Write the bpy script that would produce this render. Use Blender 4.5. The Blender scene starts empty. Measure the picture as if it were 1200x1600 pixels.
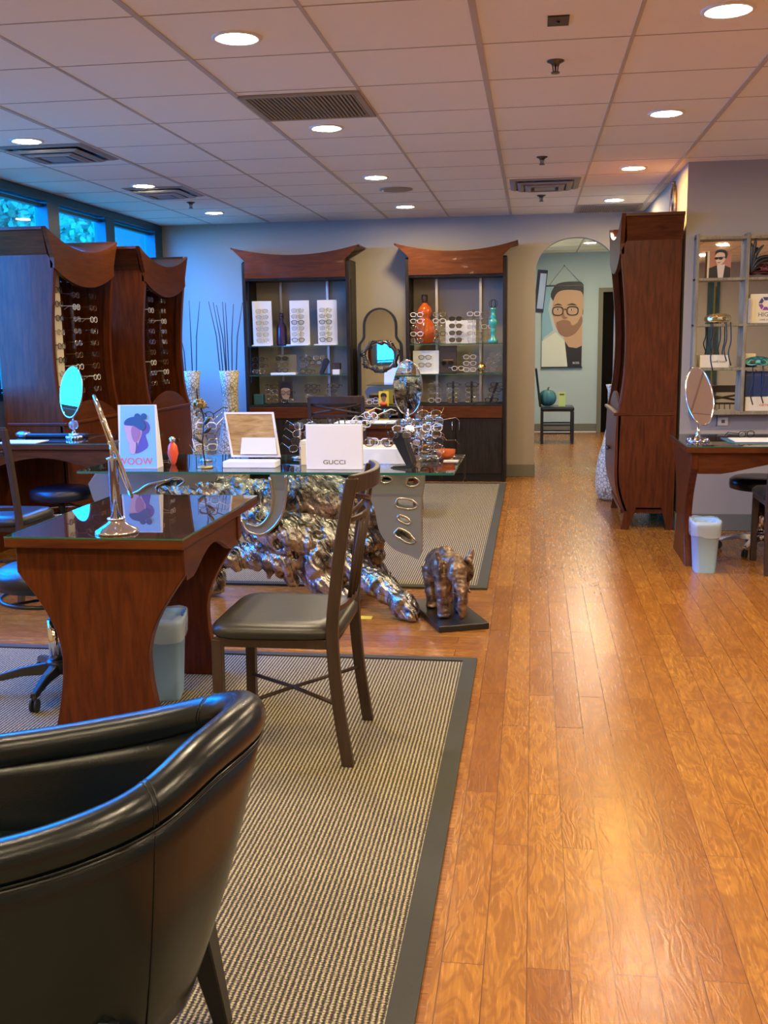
import bpy, bmesh, math, random
from mathutils import Vector, Matrix, geometry, noise
random.seed(7)
PI = math.pi
S = bpy.context.scene
COL = S.collection
# ---------------------------------------------------------------- camera
CAMH = 1.4313
FPX = 1611.5879
cam_d = bpy.data.cameras.new('camera'); cam = bpy.data.objects.new('camera', cam_d); COL.objects.link(cam)
FW = Vector((-0.14128975, 0.9757616, -0.16711225)); RT = Vector((0.98991886, 0.14094205, -0.01399985)); UP = Vector((-0.00989263, 0.1674056, 0.98583848))
cam.matrix_world = Matrix(((RT.x, UP.x, -FW.x, 0), (RT.y, UP.y, -FW.y, 0), (RT.z, UP.z, -FW.z, CAMH), (0, 0, 0, 1)))
cam_d.sensor_fit = 'VERTICAL'; cam_d.sensor_height = 24.0; cam_d.lens = 24.0 * FPX / 1600.0
cam_d.clip_start = 0.05; cam_d.clip_end = 200
S.camera = cam
# ---------------------------------------------------------------- world, exposure
S.view_settings.view_transform = 'Standard'; S.view_settings.look = 'None'
S.view_settings.gamma = 1.0; S.view_settings.use_curve_mapping = False
S.view_settings.exposure = 0.0
LAMP_W = 25.0
LAMP_COL = (1.0, 0.79, 0.50)
SKY_STRENGTH = 42.0
w = bpy.data.worlds.new('world'); S.world = w; w.use_nodes = True
nt = w.node_tree; nt.nodes.clear()
wo = nt.nodes.new('ShaderNodeOutputWorld'); bg = nt.nodes.new('ShaderNodeBackground')
tc = nt.nodes.new('ShaderNodeTexCoord'); sp = nt.nodes.new('ShaderNodeSeparateXYZ'); rp = nt.nodes.new('ShaderNodeValToRGB')
nt.links.new(tc.outputs['Generated'], sp.inputs[0]); nt.links.new(sp.outputs['Z'], rp.inputs[0])
rp.color_ramp.elements[0].position = 0.0; rp.color_ramp.elements[0].color = (0.003, 0.27, 1.0, 1)
rp.color_ramp.elements[1].position = 0.7; rp.color_ramp.elements[1].color = (0.003, 0.19, 1.0, 1)
nt.links.new(rp.outputs[0], bg.inputs[0]); bg.inputs[1].default_value = SKY_STRENGTH
nt.links.new(bg.outputs[0], wo.inputs[0])
CEIL = 2.602
LX, BY, RY, RX, HY = -3.84, 10.607, 7.70, 1.058, 15.574     # left wall, back wall, right facing wall, its corner, hall end
REAR, FARX = -3.2, 4.6
pl = bpy.data.lights.new('window_portal', 'AREA'); pl.shape = 'RECTANGLE'; pl.size = 7.3; pl.size_y = 1.6
po = bpy.data.objects.new('window_portal', pl); COL.objects.link(po); po.location = (LX - 0.16, 7.0, 1.78)
po.rotation_euler = Vector((1, 0, 0)).to_track_quat('-Z', 'Y').to_euler(); pl.cycles.is_portal = True
po.rotation_euler = (PI / 2, 0, -PI / 2)

# ---------------------------------------------------------------- materials
MATS = {}
def mat(name, col, rough=0.5, metal=0.0, **k):
    if name in MATS: return MATS[name]
    m = bpy.data.materials.new(name); m.use_nodes = True
    b = m.node_tree.nodes['Principled BSDF']
    b.inputs['Base Color'].default_value = (*col, 1); b.inputs['Roughness'].default_value = rough; b.inputs['Metallic'].default_value = metal
    for kk, v in k.items():
        b.inputs[kk.replace('_', ' ')].default_value = v
    MATS[name] = m
    return m
def nodes(m):
    return m.node_tree.nodes, m.node_tree.links, m.node_tree.nodes['Principled BSDF']
def coords(m, scale=(1, 1, 1), rot=(0, 0, 0)):
    N, L, b = nodes(m); t = N.new('ShaderNodeTexCoord'); mp = N.new('ShaderNodeMapping')
    mp.inputs['Scale'].default_value = scale; mp.inputs['Rotation'].default_value = rot
    L.new(t.outputs['Object'], mp.inputs[0]); return mp.outputs[0]
def ramp(m, fac, stops):
    N, L, b = nodes(m); r = N.new('ShaderNodeValToRGB'); e = r.color_ramp.elements
    while len(e) < len(stops): e.new(0.5)
    for i, (p, c) in enumerate(stops): e[i].position = p; e[i].color = (*c, 1)
    L.new(fac, r.inputs[0]); return r.outputs[0]
def noi(m, vec, scale=5, detail=4, rough=0.5, dist=0.0):
    N, L, b = nodes(m); n = N.new('ShaderNodeTexNoise'); n.inputs['Scale'].default_value = scale; n.inputs['Detail'].default_value = detail
    n.inputs['Roughness'].default_value = rough; n.inputs['Distortion'].default_value = dist
    if vec is not None: L.new(vec, n.inputs['Vector'])
    return n.outputs['Fac']
def bump(m, h, strength=0.2, dist=0.01):
    N, L, b = nodes(m); bp = N.new('ShaderNodeBump'); bp.inputs['Strength'].default_value = strength; bp.inputs['Distance'].default_value = dist
    L.new(h, bp.inputs['Height']); L.new(bp.outputs[0], b.inputs['Normal'])
def math_n(m, op, a, b_=0.0):
    N, L, b = nodes(m); n = N.new('ShaderNodeMath'); n.operation = op
    for i, v in enumerate((a, b_)):
        if isinstance(v, (int, float)): n.inputs[i].default_value = v
        else: L.new(v, n.inputs[i])
    return n.outputs[0]
def mixc(m, fac, a, c, mode='MIX'):
    N, L, b = nodes(m); n = N.new('ShaderNodeMix'); n.data_type = 'RGBA'; n.blend_type = mode
    for i, v in ((0, fac), (6, a), (7, c)):
        if isinstance(v, (int, float)): n.inputs[i].default_value = v
        elif isinstance(v, tuple): n.inputs[i].default_value = (*v, 1)
        else: L.new(v, n.inputs[i])
    return n.outputs[2]
def base(m, c):
    N, L, b = nodes(m); L.new(c, b.inputs['Base Color'])

def wood_mat(name, dark, light, rough=0.32, sc=(14, 14, 1.6), coat=0.03):
    m = mat(name, light, rough)
    f = noi(m, coords(m, sc), 3.0, 6, 0.6, 0.6)
    base(m, ramp(m, f, [(0.3, dark), (0.72, light)]))
    m.node_tree.nodes['Principled BSDF'].inputs['Coat Weight'].default_value = coat
    m.node_tree.nodes['Principled BSDF'].inputs['Specular IOR Level'].default_value = 0.16
    bump(m, f, 0.05, 0.002)
    return m
M_cherry = wood_mat('cherry_wood', (0.055, 0.013, 0.004), (0.13, 0.031, 0.007))
M_cherry_h = wood_mat('cherry_wood_across', (0.06, 0.015, 0.005), (0.13, 0.036, 0.008), sc=(1.6, 1.6, 14))
M_dark = wood_mat('black_brown_wood', (0.012, 0.009, 0.007), (0.032, 0.024, 0.018), 0.42)
M_chair = wood_mat('chair_brown_metal', (0.045, 0.028, 0.02), (0.062, 0.04, 0.03), 0.38)
M_blackwood = mat('black_lacquer', (0.010, 0.009, 0.009), 0.3)
def leather(name, col, rough=0.32, sc=260):
    m = mat(name, col, rough); v = coords(m)
    a = noi(m, v, sc, 3, 0.6); c = noi(m, v, 14, 3, 0.5)
    bump(m, math_n(m, 'ADD', a, math_n(m, 'MULTIPLY', c, 1.5)), 0.18, 0.002)
    m.node_tree.nodes['Principled BSDF'].inputs['Specular IOR Level'].default_value = 0.5
    return m
M_leather = leather('black_leather', (0.003, 0.007, 0.010), 0.24)
M_seat = leather('olive_black_vinyl', (0.022, 0.022, 0.018), 0.33, 400)
M_stoolv = leather('navy_black_vinyl', (0.008, 0.012, 0.022), 0.3, 400)
M_thread = mat('grey_thread', (0.06, 0.06, 0.06), 0.8)
M_chrome = mat('chrome', (0.85, 0.85, 0.86), 0.07, 1.0)
M_steel = mat('brushed_steel', (0.55, 0.55, 0.55), 0.28, 1.0)
M_mirror = mat('mirror_glass', (0.93, 0.95, 0.95), 0.015, 1.0)
M_brass = mat('dull_brass', (0.42, 0.33, 0.16), 0.35, 1.0)
M_white = mat('white_card', (0.78, 0.78, 0.76), 0.5)
M_cream = mat('cream_plastic', (0.72, 0.64, 0.45), 0.45)
M_black = mat('black_plastic', (0.012, 0.012, 0.013), 0.35)
M_void = mat('doorway_dark', (0.006, 0.005, 0.004), 0.95, Specular_IOR_Level=0.05)  # darkness inside the hall doorway, put into the colour
M_rubber = mat('black_rubber', (0.015, 0.015, 0.015), 0.7)
M_navy = mat('navy_card', (0.012, 0.03, 0.10), 0.45)
M_teal = mat('teal_card', (0.03, 0.12, 0.17), 0.5)
M_tealgloss = mat('teal_ceramic', (0.04, 0.34, 0.27), 0.18, Coat_Weight=0.6)
M_red = mat('red_orange', (0.75, 0.09, 0.03), 0.35)
M_yellow = mat('yellow_card', (0.78, 0.62, 0.05), 0.5)
M_brownbox = mat('brown_case', (0.05, 0.028, 0.016), 0.45)
M_gold = mat('gold_metal', (0.75, 0.52, 0.18), 0.25, 1.0)
M_pewter = mat('pewter', (0.13, 0.12, 0.11), 0.3, 1.0)
def glassy(name, col=(0.9, 0.97, 0.95), gl=0.12, thick=False, refl=0.03):
    m = bpy.data.materials.new(name); m.use_nodes = True; N = m.node_tree.nodes; L = m.node_tree.links
    N.remove(N['Principled BSDF']); o = N['Material Output']
    t = N.new('ShaderNodeBsdfTransparent'); t.inputs[0].default_value = (*col, 1)
    g = N.new('ShaderNodeBsdfGlossy'); g.inputs['Roughness'].default_value = refl
    lw = N.new('ShaderNodeLayerWeight'); lw.inputs[0].default_value = 0.5
    fr = N.new('ShaderNodeMath'); fr.operation = 'POWER'; fr.inputs[1].default_value = 5.0; L.new(lw.outputs['Facing'], fr.inputs[0])
    ad = N.new('ShaderNodeMath'); ad.operation = 'ADD'; ad.inputs[1].default_value = gl + 0.04; ad.use_clamp = True
    L.new(fr.outputs[0], ad.inputs[0]); mx = N.new('ShaderNodeMixShader')
    L.new(ad.outputs[0], mx.inputs[0]); L.new(t.outputs[0], mx.inputs[1]); L.new(g.outputs[0], mx.inputs[2]); L.new(mx.outputs[0], o.inputs[0])
    return m
M_glass = glassy('clear_glass', (0.93, 0.98, 0.96), 0.02)
M_tabletop = glassy('table_glass', (0.86, 0.95, 0.91), 0.10, refl=0.004)
M_deskglass = glassy('desk_glass', (0.9, 0.93, 0.92), 0.10, refl=0.004)
M_window = glassy('window_glass', (0.85, 0.97, 1.0), 0.0)
M_tint = glassy('sky_dimming_glass', (1.0, 0.09, 0.02), 0.0)  # tint added to weaken the blue sky behind the rear strip window
M_lens = glassy('lens_glass', (0.85, 0.87, 0.86), 0.16)
M_sunlens = glassy('sunglass_lens', (0.18, 0.15, 0.12), 0.08)
M_acrylic = glassy('clear_acrylic', (0.93, 0.93, 0.93), 0.08)
M_gedge = mat('glass_edge_green', (0.02, 0.12, 0.08), 0.1, 0.0, Coat_Weight=1.0)
M_amber = mat('amber_glass', (0.62, 0.12, 0.015), 0.08, 0.0, Transmission_Weight=0.35, Coat_Weight=0.8)
M_violet = mat('violet_glass', (0.06, 0.03, 0.09), 0.08, 0.0, Transmission_Weight=0.2, Coat_Weight=1.0)
M_crystal = mat('crystal', (0.95, 0.95, 0.95), 0.02, 0.0, Transmission_Weight=0.9)
M_binblue = mat('blue_bin_plastic', (0.36, 0.60, 0.90), 0.4)
M_liner = mat('bin_liner', (0.62, 0.72, 0.82), 0.25, 0.0, Alpha=0.4)
M_reed = mat('dark_reed', (0.035, 0.012, 0.02), 0.6)
M_fr_dark = mat('eyeglass_dark', (0.03, 0.022, 0.018), 0.2)
M_fr_tort = mat('eyeglass_tortoise', (0.14, 0.06, 0.02), 0.2)
M_fr_metal = mat('eyeglass_silver', (0.8, 0.78, 0.72), 0.18, 1.0)
M_fr_gold = mat('eyeglass_gold', (0.85, 0.62, 0.3), 0.2, 1.0)
M_fr_clear = mat('eyeglass_clear', (0.75, 0.72, 0.68), 0.15)
def emis(name, col, st):
    m = bpy.data.materials.new(name); m.use_nodes = True; b = m.node_tree.nodes['Principled BSDF']
    b.inputs['Base Color'].default_value = (0.8, 0.8, 0.8, 1)
    b.inputs['Emission Color'].default_value = (*col, 1); b.inputs['Emission Strength'].default_value = st; return m
M_lamp = emis('lamp_lens', (1.0, 0.86, 0.6), 9.0)
def paint(name, col, rough=0.7):
    m = mat(name, col, rough); v = coords(m)
    bump(m, noi(m, v, 90, 3), 0.12, 0.003)
    return m
M_wall = paint('grey_wall_paint', (0.36, 0.315, 0.245))
M_hall = paint('pale_blue_wall_paint', (0.42, 0.52, 0.52))
M_tan = paint('tan_wall_paint', (0.42, 0.39, 0.31))
M_bluewall = paint('blue_wall_paint', (0.10, 0.24, 0.36))
M_basebd = mat('olive_base_strip', (0.16, 0.155, 0.11), 0.6)
M_frameteal = mat('teal_window_frame', (0.012, 0.06, 0.09), 0.4)
M_ceil = mat('ceiling_tile', (0.86, 0.83, 0.73), 0.85)
_v = coords(M_ceil); bump(M_ceil, noi(M_ceil, _v, 220, 2), 0.25, 0.003)
M_grid = mat('ceiling_grid', (0.50, 0.45, 0.38), 0.5)
M_gap = mat('tile_joint', (0.46, 0.41, 0.35), 0.8)
# floor: strips of plank print
def floor_mat(name, turned):
    m = mat(name, (0.4, 0.17, 0.05), 0.3); N, L, b = nodes(m)
    v = coords(m, (1, 1, 1), (0, 0, 0 if turned else PI / 2))
    br = N.new('ShaderNodeTexBrick'); L.new(v, br.inputs['Vector']); br.offset = 0.37; br.offset_frequency = 2
    br.inputs['Scale'].default_value = 1.0; br.inputs['Brick Width'].default_value = 0.92; br.inputs['Row Height'].default_value = 0.098
    br.inputs['Mortar Size'].default_value = 0.0012; br.inputs['Mortar Smooth'].default_value = 0.0; br.inputs['Bias'].default_value = 0.0
    br.inputs['Color1'].default_value = (0, 0, 0, 1); br.inputs['Color2'].default_value = (1, 1, 1, 1); br.inputs['Mortar'].default_value = (0.5, 0.5, 0.5, 1)
    sx = N.new('ShaderNodeSeparateXYZ'); L.new(v, sx.inputs[0])
    cb = N.new('ShaderNodeCombineXYZ')
    sh = math_n(m, 'MULTIPLY', br.outputs['Color'], 37.0)
    L.new(math_n(m, 'ADD', math_n(m, 'MULTIPLY', sx.outputs[0], 2.2), sh), cb.inputs[0])
    L.new(math_n(m, 'MULTIPLY', sx.outputs[1], 9.0), cb.inputs[1]); L.new(sh, cb.inputs[2])
    n1 = noi(m, cb.outputs[0], 1.6, 3, 0.55, 0.9)
    rings = N.new('ShaderNodeMath'); rings.operation = 'SINE'
    L.new(math_n(m, 'MULTIPLY', n1, 46.0), rings.inputs[0])
    rg = math_n(m, 'MULTIPLY_ADD', rings.outputs[0], 0.5); rg.node.inputs[2].default_value = 0.5
    cf = N.new('ShaderNodeCombineXYZ')
    L.new(math_n(m, 'MULTIPLY', sx.outputs[0], 9.0), cf.inputs[0]); L.new(math_n(m, 'MULTIPLY', sx.outputs[1], 130.0), cf.inputs[1]); L.new(sh, cf.inputs[2])
    n2 = noi(m, cf.outputs[0], 1.0, 3, 0.6)
    n3 = noi(m, v, 3.5, 4, 0.6)
    plank = ramp(m, br.outputs['Color'], [(0.0, (0.30, 0.110, 0.016)), (0.5, (0.40, 0.165, 0.024)), (1.0, (0.48, 0.215, 0.034))])
    c = mixc(m, math_n(m, 'MULTIPLY', rg, 0.55), plank, (0.16, 0.052, 0.009))
    c = mixc(m, math_n(m, 'MULTIPLY', ramp(m, n2, [(0.35, (1, 1, 1)), (0.62, (0, 0, 0))]), 0.42), c, (0.21, 0.07, 0.016))
    c = mixc(m, math_n(m, 'MULTIPLY', ramp(m, n3, [(0.42, (0, 0, 0)), (0.7, (1, 1, 1))]), 0.35), c, (0.24, 0.085, 0.02))
    c = mixc(m, br.outputs['Fac'], c, (0.12, 0.04, 0.012))
    base(m, c)
    L.new(math_n(m, 'ADD', math_n(m, 'MULTIPLY', n2, 0.12), 0.2), b.inputs['Roughness'])
    bump(m, math_n(m, 'ADD', math_n(m, 'MULTIPLY', rg, 0.6), math_n(m, 'MULTIPLY', n2, 0.8)), 0.16, 0.002)
    return m
M_floor = floor_mat('plank_print_lengthwise', False)
M_floor_x = floor_mat('plank_print_crosswise', True)
def rug_mat():
    m = mat('ribbed_rug', (0.4, 0.36, 0.25), 0.95); N, L, b = nodes(m); v = coords(m)
    sx = N.new('ShaderNodeSeparateXYZ'); L.new(v, sx.inputs[0])
    wob = math_n(m, 'MULTIPLY', math_n(m, 'SUBTRACT', noi(m, v, 60, 2), 0.5), 1.6)
    s = math_n(m, 'SINE', math_n(m, 'ADD', math_n(m, 'MULTIPLY', sx.outputs[0], 2 * PI / 0.0135), wob))
    s2 = math_n(m, 'SINE', math_n(m, 'MULTIPLY', sx.outputs[1], 2 * PI / 0.0085))
    alt = math_n(m, 'SINE', math_n(m, 'MULTIPLY', sx.outputs[0], 2 * PI / 0.027))
    knot = math_n(m, 'MULTIPLY', s2, math_n(m, 'MULTIPLY', alt, 0.35))
    f = math_n(m, 'ADD', math_n(m, 'MULTIPLY', s, 0.5), math_n(m, 'ADD', knot, math_n(m, 'MULTIPLY', math_n(m, 'SUBTRACT', noi(m, v, 190, 3, 0.7), 0.5), 2.6)))
    f = math_n(m, 'ADD', math_n(m, 'MULTIPLY', f, 0.5), 0.5)
    base(m, ramp(m, f, [(0.25, (0.022, 0.019, 0.014)), (0.5, (0.13, 0.11, 0.065)), (0.68, (0.38, 0.32, 0.175)), (0.95, (0.60, 0.53, 0.33))]))
    bump(m, f, 0.6, 0.004)
    return m
M_rug = rug_mat()
M_bind = mat('rug_binding', (0.042, 0.042, 0.03), 0.85); bump(M_bind, noi(M_bind, coords(M_bind), 300, 2), 0.3, 0.002)
def crackle(name, a, b_):
    m = mat(name, b_, 0.45); N, L, bs = nodes(m); v = N.new('ShaderNodeTexVoronoi'); v.feature = 'DISTANCE_TO_EDGE'; v.inputs['Scale'].default_value = 34
    L.new(coords(m), v.inputs['Vector']); base(m, ramp(m, v.outputs['Distance'], [(0.04, a), (0.11, b_)])); bump(m, v.outputs['Distance'], 0.5, 0.006); return m
M_crackle = crackle('pebbled_cream', (0.20, 0.16, 0.08), (0.62, 0.56, 0.38))
def silver_mat():
    m = mat('silver_leafed_wood', (0.5, 0.49, 0.46), 0.27, 1.0); N, L, b = nodes(m)
    v = coords(m); n = noi(m, v, 9, 6, 0.65, 1.2); rid = N.new('ShaderNodeTexWave'); rid.inputs['Scale'].default_value = 14; rid.inputs['Distortion'].default_value = 9; rid.inputs['Detail'].default_value = 4; rid.bands_direction = 'DIAGONAL'
    L.new(coords(m, (1, 1, 0.6)), rid.inputs['Vector'])
    h = math_n(m, 'ADD', math_n(m, 'MULTIPLY', n, 1.2), math_n(m, 'MULTIPLY', rid.outputs['Fac'], 0.7))
    bump(m, h, 0.6, 0.010)
    base(m, ramp(m, n, [(0.36, (0.07, 0.055, 0.045)), (0.5, (0.34, 0.31, 0.27)), (0.68, (0.74, 0.71, 0.65))]))
    return m
M_silver = silver_mat()
M_sawn = mat('sawn_grey_face', (0.21, 0.205, 0.185), 0.4, 0.1)
M_rimsilver = mat('worn_silver_rim', (0.6, 0.58, 0.53), 0.25, 1.0)
def bronze():
    m = mat('aged_bronze', (0.14, 0.09, 0.06), 0.38, 0.75); v = coords(m); n = noi(m, v, 28, 5, 0.65)
    base(m, ramp(m, n, [(0.35, (0.10, 0.06, 0.045)), (0.56, (0.30, 0.20, 0.13)), (0.75, (0.62, 0.48, 0.28))])); bump(m, n, 0.5, 0.006); return m
M_bronze = bronze()
M_old = wood_mat('weathered_gilt_wood', (0.16, 0.13, 0.08), (0.34, 0.29, 0.18), 0.5)
M_leaf = mat('tree_leaf', (0.10, 0.13, 0.04), 0.7)
M_bark = mat('tree_bark', (0.10, 0.08, 0.06), 0.9)
M_conc = paint('concrete', (0.10, 0.045, 0.02))
M_grass = mat('lawn', (0.06, 0.12, 0.04), 0.9)
M_pumpkin = mat('teal_pumpkin', (0.05, 0.17, 0.20), 0.25, 0.2, Coat_Weight=0.5)

# ---------------------------------------------------------------- mesh builder
class MB:
    def __init__(s): s.v = []; s.f = []; s.sm = []; s.mi = []; s.m = 0
    def add(s, vs, fs, smooth=False, mi=None):
        o = len(s.v); s.v += [Vector(p) for p in vs]
        for f in fs: s.f.append([i + o for i in f]); s.sm.append(smooth); s.mi.append(s.m if mi is None else mi)
        return s
    def box(s, x0, x1, y0, y1, z0, z1, R=None, o=None):
        P = [Vector((x, y, z)) for x in (x0, x1) for y in (y0, y1) for z in (z0, z1)]
        if R is not None:
            o = Vector(o or (0, 0, 0)); P = [R @ (p - o) + o for p in P]
        return s.add(P, [(0, 1, 3, 2), (4, 6, 7, 5), (0, 4, 5, 1), (2, 3, 7, 6), (0, 2, 6, 4), (1, 5, 7, 3)])
    def ring(s, c, d, r, n, ref=None, ry=None):
        d = Vector(d).normalized(); a = Vector(ref) if ref else (Vector((0, 0, 1)) if abs(d.z) < 0.9 else Vector((1, 0, 0)))
        u = d.cross(a).normalized(); w_ = u.cross(d).normalized(); ry = r if ry is None else ry
        return [Vector(c) + u * math.cos(t) * r + w_ * math.sin(t) * ry for t in [2 * PI * k / n for k in range(n)]]
    def loft(s, rings, caps=True, closed=False, smooth=True):
        n = len(rings[0]); V = [p for r in rings for p in r]; F = []
        m = len(rings)
        for i in range(m if closed else m - 1):
            a = i * n; b = ((i + 1) % m) * n
            for k in range(n):
                k2 = (k + 1) % n; F.append((a + k, a + k2, b + k2, b + k))
        s.add(V, F, smooth)
        if caps and not closed:
            s.add(rings[0], [tuple(range(n))[::-1]], False); s.add(rings[-1], [tuple(range(n))], False)
        return s
    def tube(s, pts, r, n=8, closed=False, ry=None, ref=None, caps=True):
        pts = [Vector(p) for p in pts]; m = len(pts); R = []
        rr = r if isinstance(r, (list, tuple)) else [r] * m
        for i, p in enumerate(pts):
            a = pts[(i - 1) % m] if (closed or i > 0) else p; b = pts[(i + 1) % m] if (closed or i < m - 1) else p
            R.append(s.ring(p, b - a, rr[i], n, ref, (ry[i] if isinstance(ry, (list, tuple)) else ry)))
        if ref is None:     # keep rings from twisting
            for i in range(1, m):
                best = min(range(n), key=lambda k: (R[i][k] - (R[i - 1][0] - pts[i - 1] + pts[i])).length)
                R[i] = R[i][best:] + R[i][:best]
        return s.loft(R, caps, closed)
    def lathe(s, prof, c=(0, 0, 0), n=24, caps=True):
        c = Vector(c)
        return s.loft([[c + Vector((r * math.cos(2 * PI * k / n), r * math.sin(2 * PI * k / n), z)) for k in range(n)] for r, z in prof], caps)
    def cyl(s, p0, p1, r, n=16, r1=None):
        d = Vector(p1) - Vector(p0); return s.loft([s.ring(p0, d, r, n), s.ring(p1, d, r if r1 is None else r1, n)])
    def ball(s, c, r, n=12, m=8, R=None):
        r = (r, r, r) if isinstance(r, (int, float)) else r; c = Vector(c); rings = []
        for i in range(1, m):
            t = PI * i / m
            q = [Vector((r[0] * math.sin(t) * math.cos(2 * PI * k / n), r[1] * math.sin(t) * math.sin(2 * PI * k / n), -r[2] * math.cos(t))) for k in range(n)]
            rings.append([(R @ p if R else p) + c for p in q])
        s.loft(rings, False)
        a = Vector((0, 0, -r[2])); b = Vector((0, 0, r[2]))
        if R: a = R @ a; b = R @ b
        s.add([c + a] + rings[0], [(0, (k + 1) % n + 1, k + 1) for k in range(n)], True)
        s.add([c + b] + rings[-1], [(0, k + 1, (k + 1) % n + 1) for k in range(n)], True); return s
    def prism(s, poly, axis, a0, a1, holes=(), smooth=False):
        # poly: 2D points; axis: 'x' -> (y,z), 'y' -> (x,z), 'z' -> (x,y)
        def P(p, a): return {'x': Vector((a, p[0], p[1])), 'y': Vector((p[0], a, p[1])), 'z': Vector((p[0], p[1], a))}[axis]
        loops = [list(poly)] + [list(h) for h in holes]
        tri = geometry.tessellate_polygon([[Vector((p[0], p[1], 0)) for p in l] for l in loops]); flat = [p for l in loops for p in l]; n = len(flat)
        s.add([P(p, a0) for p in flat], [tuple(t) for t in tri]); s.add([P(p, a1) for p in flat], [tuple(t)[::-1] for t in tri])
        for l in loops:
            k = len(l); s.add([P(p, a0) for p in l] + [P(p, a1) for p in l], [(i, (i + 1) % k, (i + 1) % k + k, i + k) for i in range(k)], smooth)
        return s
    def build(s, name, m, parent=None, bev=0, world=False, mods=None, seg=1):
        me = bpy.data.meshes.new(name); me.from_pydata([tuple(p) for p in s.v], [], s.f); me.update()
        me.polygons.foreach_set('use_smooth', s.sm)
        if isinstance(m, (list, tuple)):
            for q in m: me.materials.append(q)
            me.polygons.foreach_set('material_index', s.mi)
        else: me.materials.append(m)
        b = bmesh.new(); b.from_mesh(me); bmesh.ops.remove_doubles(b, verts=b.verts, dist=1e-6); bmesh.ops.recalc_face_normals(b, faces=b.faces); b.to_mesh(me); b.free()
        o = bpy.data.objects.new(name, me); COL.objects.link(o)
        if parent is not None:
            o.parent = parent
            if world: o.matrix_local = MW[parent.name].inverted()
        if bev:
            bm_ = o.modifiers.new('bevel', 'BEVEL'); bm_.width = bev; bm_.segments = seg; bm_.limit_method = 'ANGLE'; bm_.angle_limit = 0.7
        return o
MW = {}
def thing(name, label, cat, loc=(0, 0, 0), rz=0.0, group=None):
    o = bpy.data.objects.new(name, None); COL.objects.link(o); o.empty_display_size = 0.05
    o.location = loc; o.rotation_euler = (0, 0, rz); MW[o.name] = Matrix.Translation(loc) @ Matrix.Rotation(rz, 4, 'Z')
    o['label'] = label; o['category'] = cat
    if group: o['group'] = group
    return o
def tag(o, label, cat, group=None):
    o['label'] = label; o['category'] = cat
    if group: o['group'] = group
    return o
def struct(o): o['kind'] = 'structure'; return o
def dup(root, loc, rz, label, group=None):
    r = root.copy(); COL.objects.link(r); r.location = loc; r.rotation_euler = (0, 0, rz); r['label'] = label
    if group: r['group'] = group
    for ch in list(root.children):
        c = ch.copy(); COL.objects.link(c); c.parent = r
        for g in list(ch.children):
            d = g.copy(); COL.objects.link(d); d.parent = c
    return r
def bake(o):
    """replace an object's mesh by its modified shape"""
    dg = bpy.context.evaluated_depsgraph_get(); me = bpy.data.meshes.new_from_object(o.evaluated_get(dg)); o.modifiers.clear(); o.data = me; return o
def text(name, body, size, m, parent, loc, rot, extrude=0.0006, align='CENTER', world=False, xs=1.0):
    c = bpy.data.curves.new(name, 'FONT'); c.body = body; c.size = size; c.extrude = extrude; c.align_x = align
    t = bpy.data.objects.new(name + '_curve', c); COL.objects.link(t)
    dg = bpy.context.evaluated_depsgraph_get(); me = bpy.data.meshes.new_from_object(t.evaluated_get(dg)); bpy.data.objects.remove(t)
    me.materials.clear(); me.materials.append(m)
    o = bpy.data.objects.new(name, me); COL.objects.link(o); o.parent = parent
    M = Matrix.Translation(loc) @ rot.to_4x4() @ Matrix.Diagonal((xs, 1, 1, 1))
    o.matrix_local = (MW[parent.name].inverted() @ M) if world else M
    return o
RXf = Matrix.Rotation(PI / 2, 3, 'X')          # upright, reading towards -Y
def smoothpts(P, k=6, closed=False):
    P = [Vector(p) for p in P]; n = len(P); out = []
    for i in range(n if closed else n - 1):
        if closed: a, b, c, d = P[(i - 1) % n], P[i], P[(i + 1) % n], P[(i + 2) % n]
        else: a, b, c, d = P[max(i - 1, 0)], P[i], P[i + 1], P[min(i + 2, n - 1)]
        for j in range(k):
            t = j / k; out.append(0.5 * ((2 * b) + (c - a) * t + (2 * a - 5 * b + 4 * c - d) * t * t + (3 * b - a - 3 * c + d) * t ** 3))
    if not closed: out.append(P[-1])
    return out
def sp2(P, k=5, closed=True): return [(p.x, p.y) for p in smoothpts([(a, b, 0) for a, b in P], k, closed)]
ORD = ['first', 'second', 'third', 'fourth', 'fifth', 'sixth', 'seventh', 'eighth', 'ninth', 'tenth', 'eleventh', 'twelfth', 'thirteenth', 'fourteenth']
# ================================================================ the room
FX = -0.215
mb = MB(); mb.box(FX, FARX, REAR, BY + 0.12, -0.1, 0); mb.box(-0.15, 2.2, BY + 0.12, HY + 0.1, -0.1, 0); struct(mb.build('floor', M_floor))
mb = MB(); mb.box(LX - 0.15, FX, REAR, BY + 0.12, -0.1, 0); struct(mb.build('floor', M_floor_x))
mb = MB(); mb.box(LX - 0.15, FARX, REAR, BY + 0.12, CEIL, CEIL + 0.1); mb.box(-0.15, 2.2, BY + 0.12, HY + 0.1, CEIL, CEIL + 0.1); struct(mb.build('ceiling', M_ceil))
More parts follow.
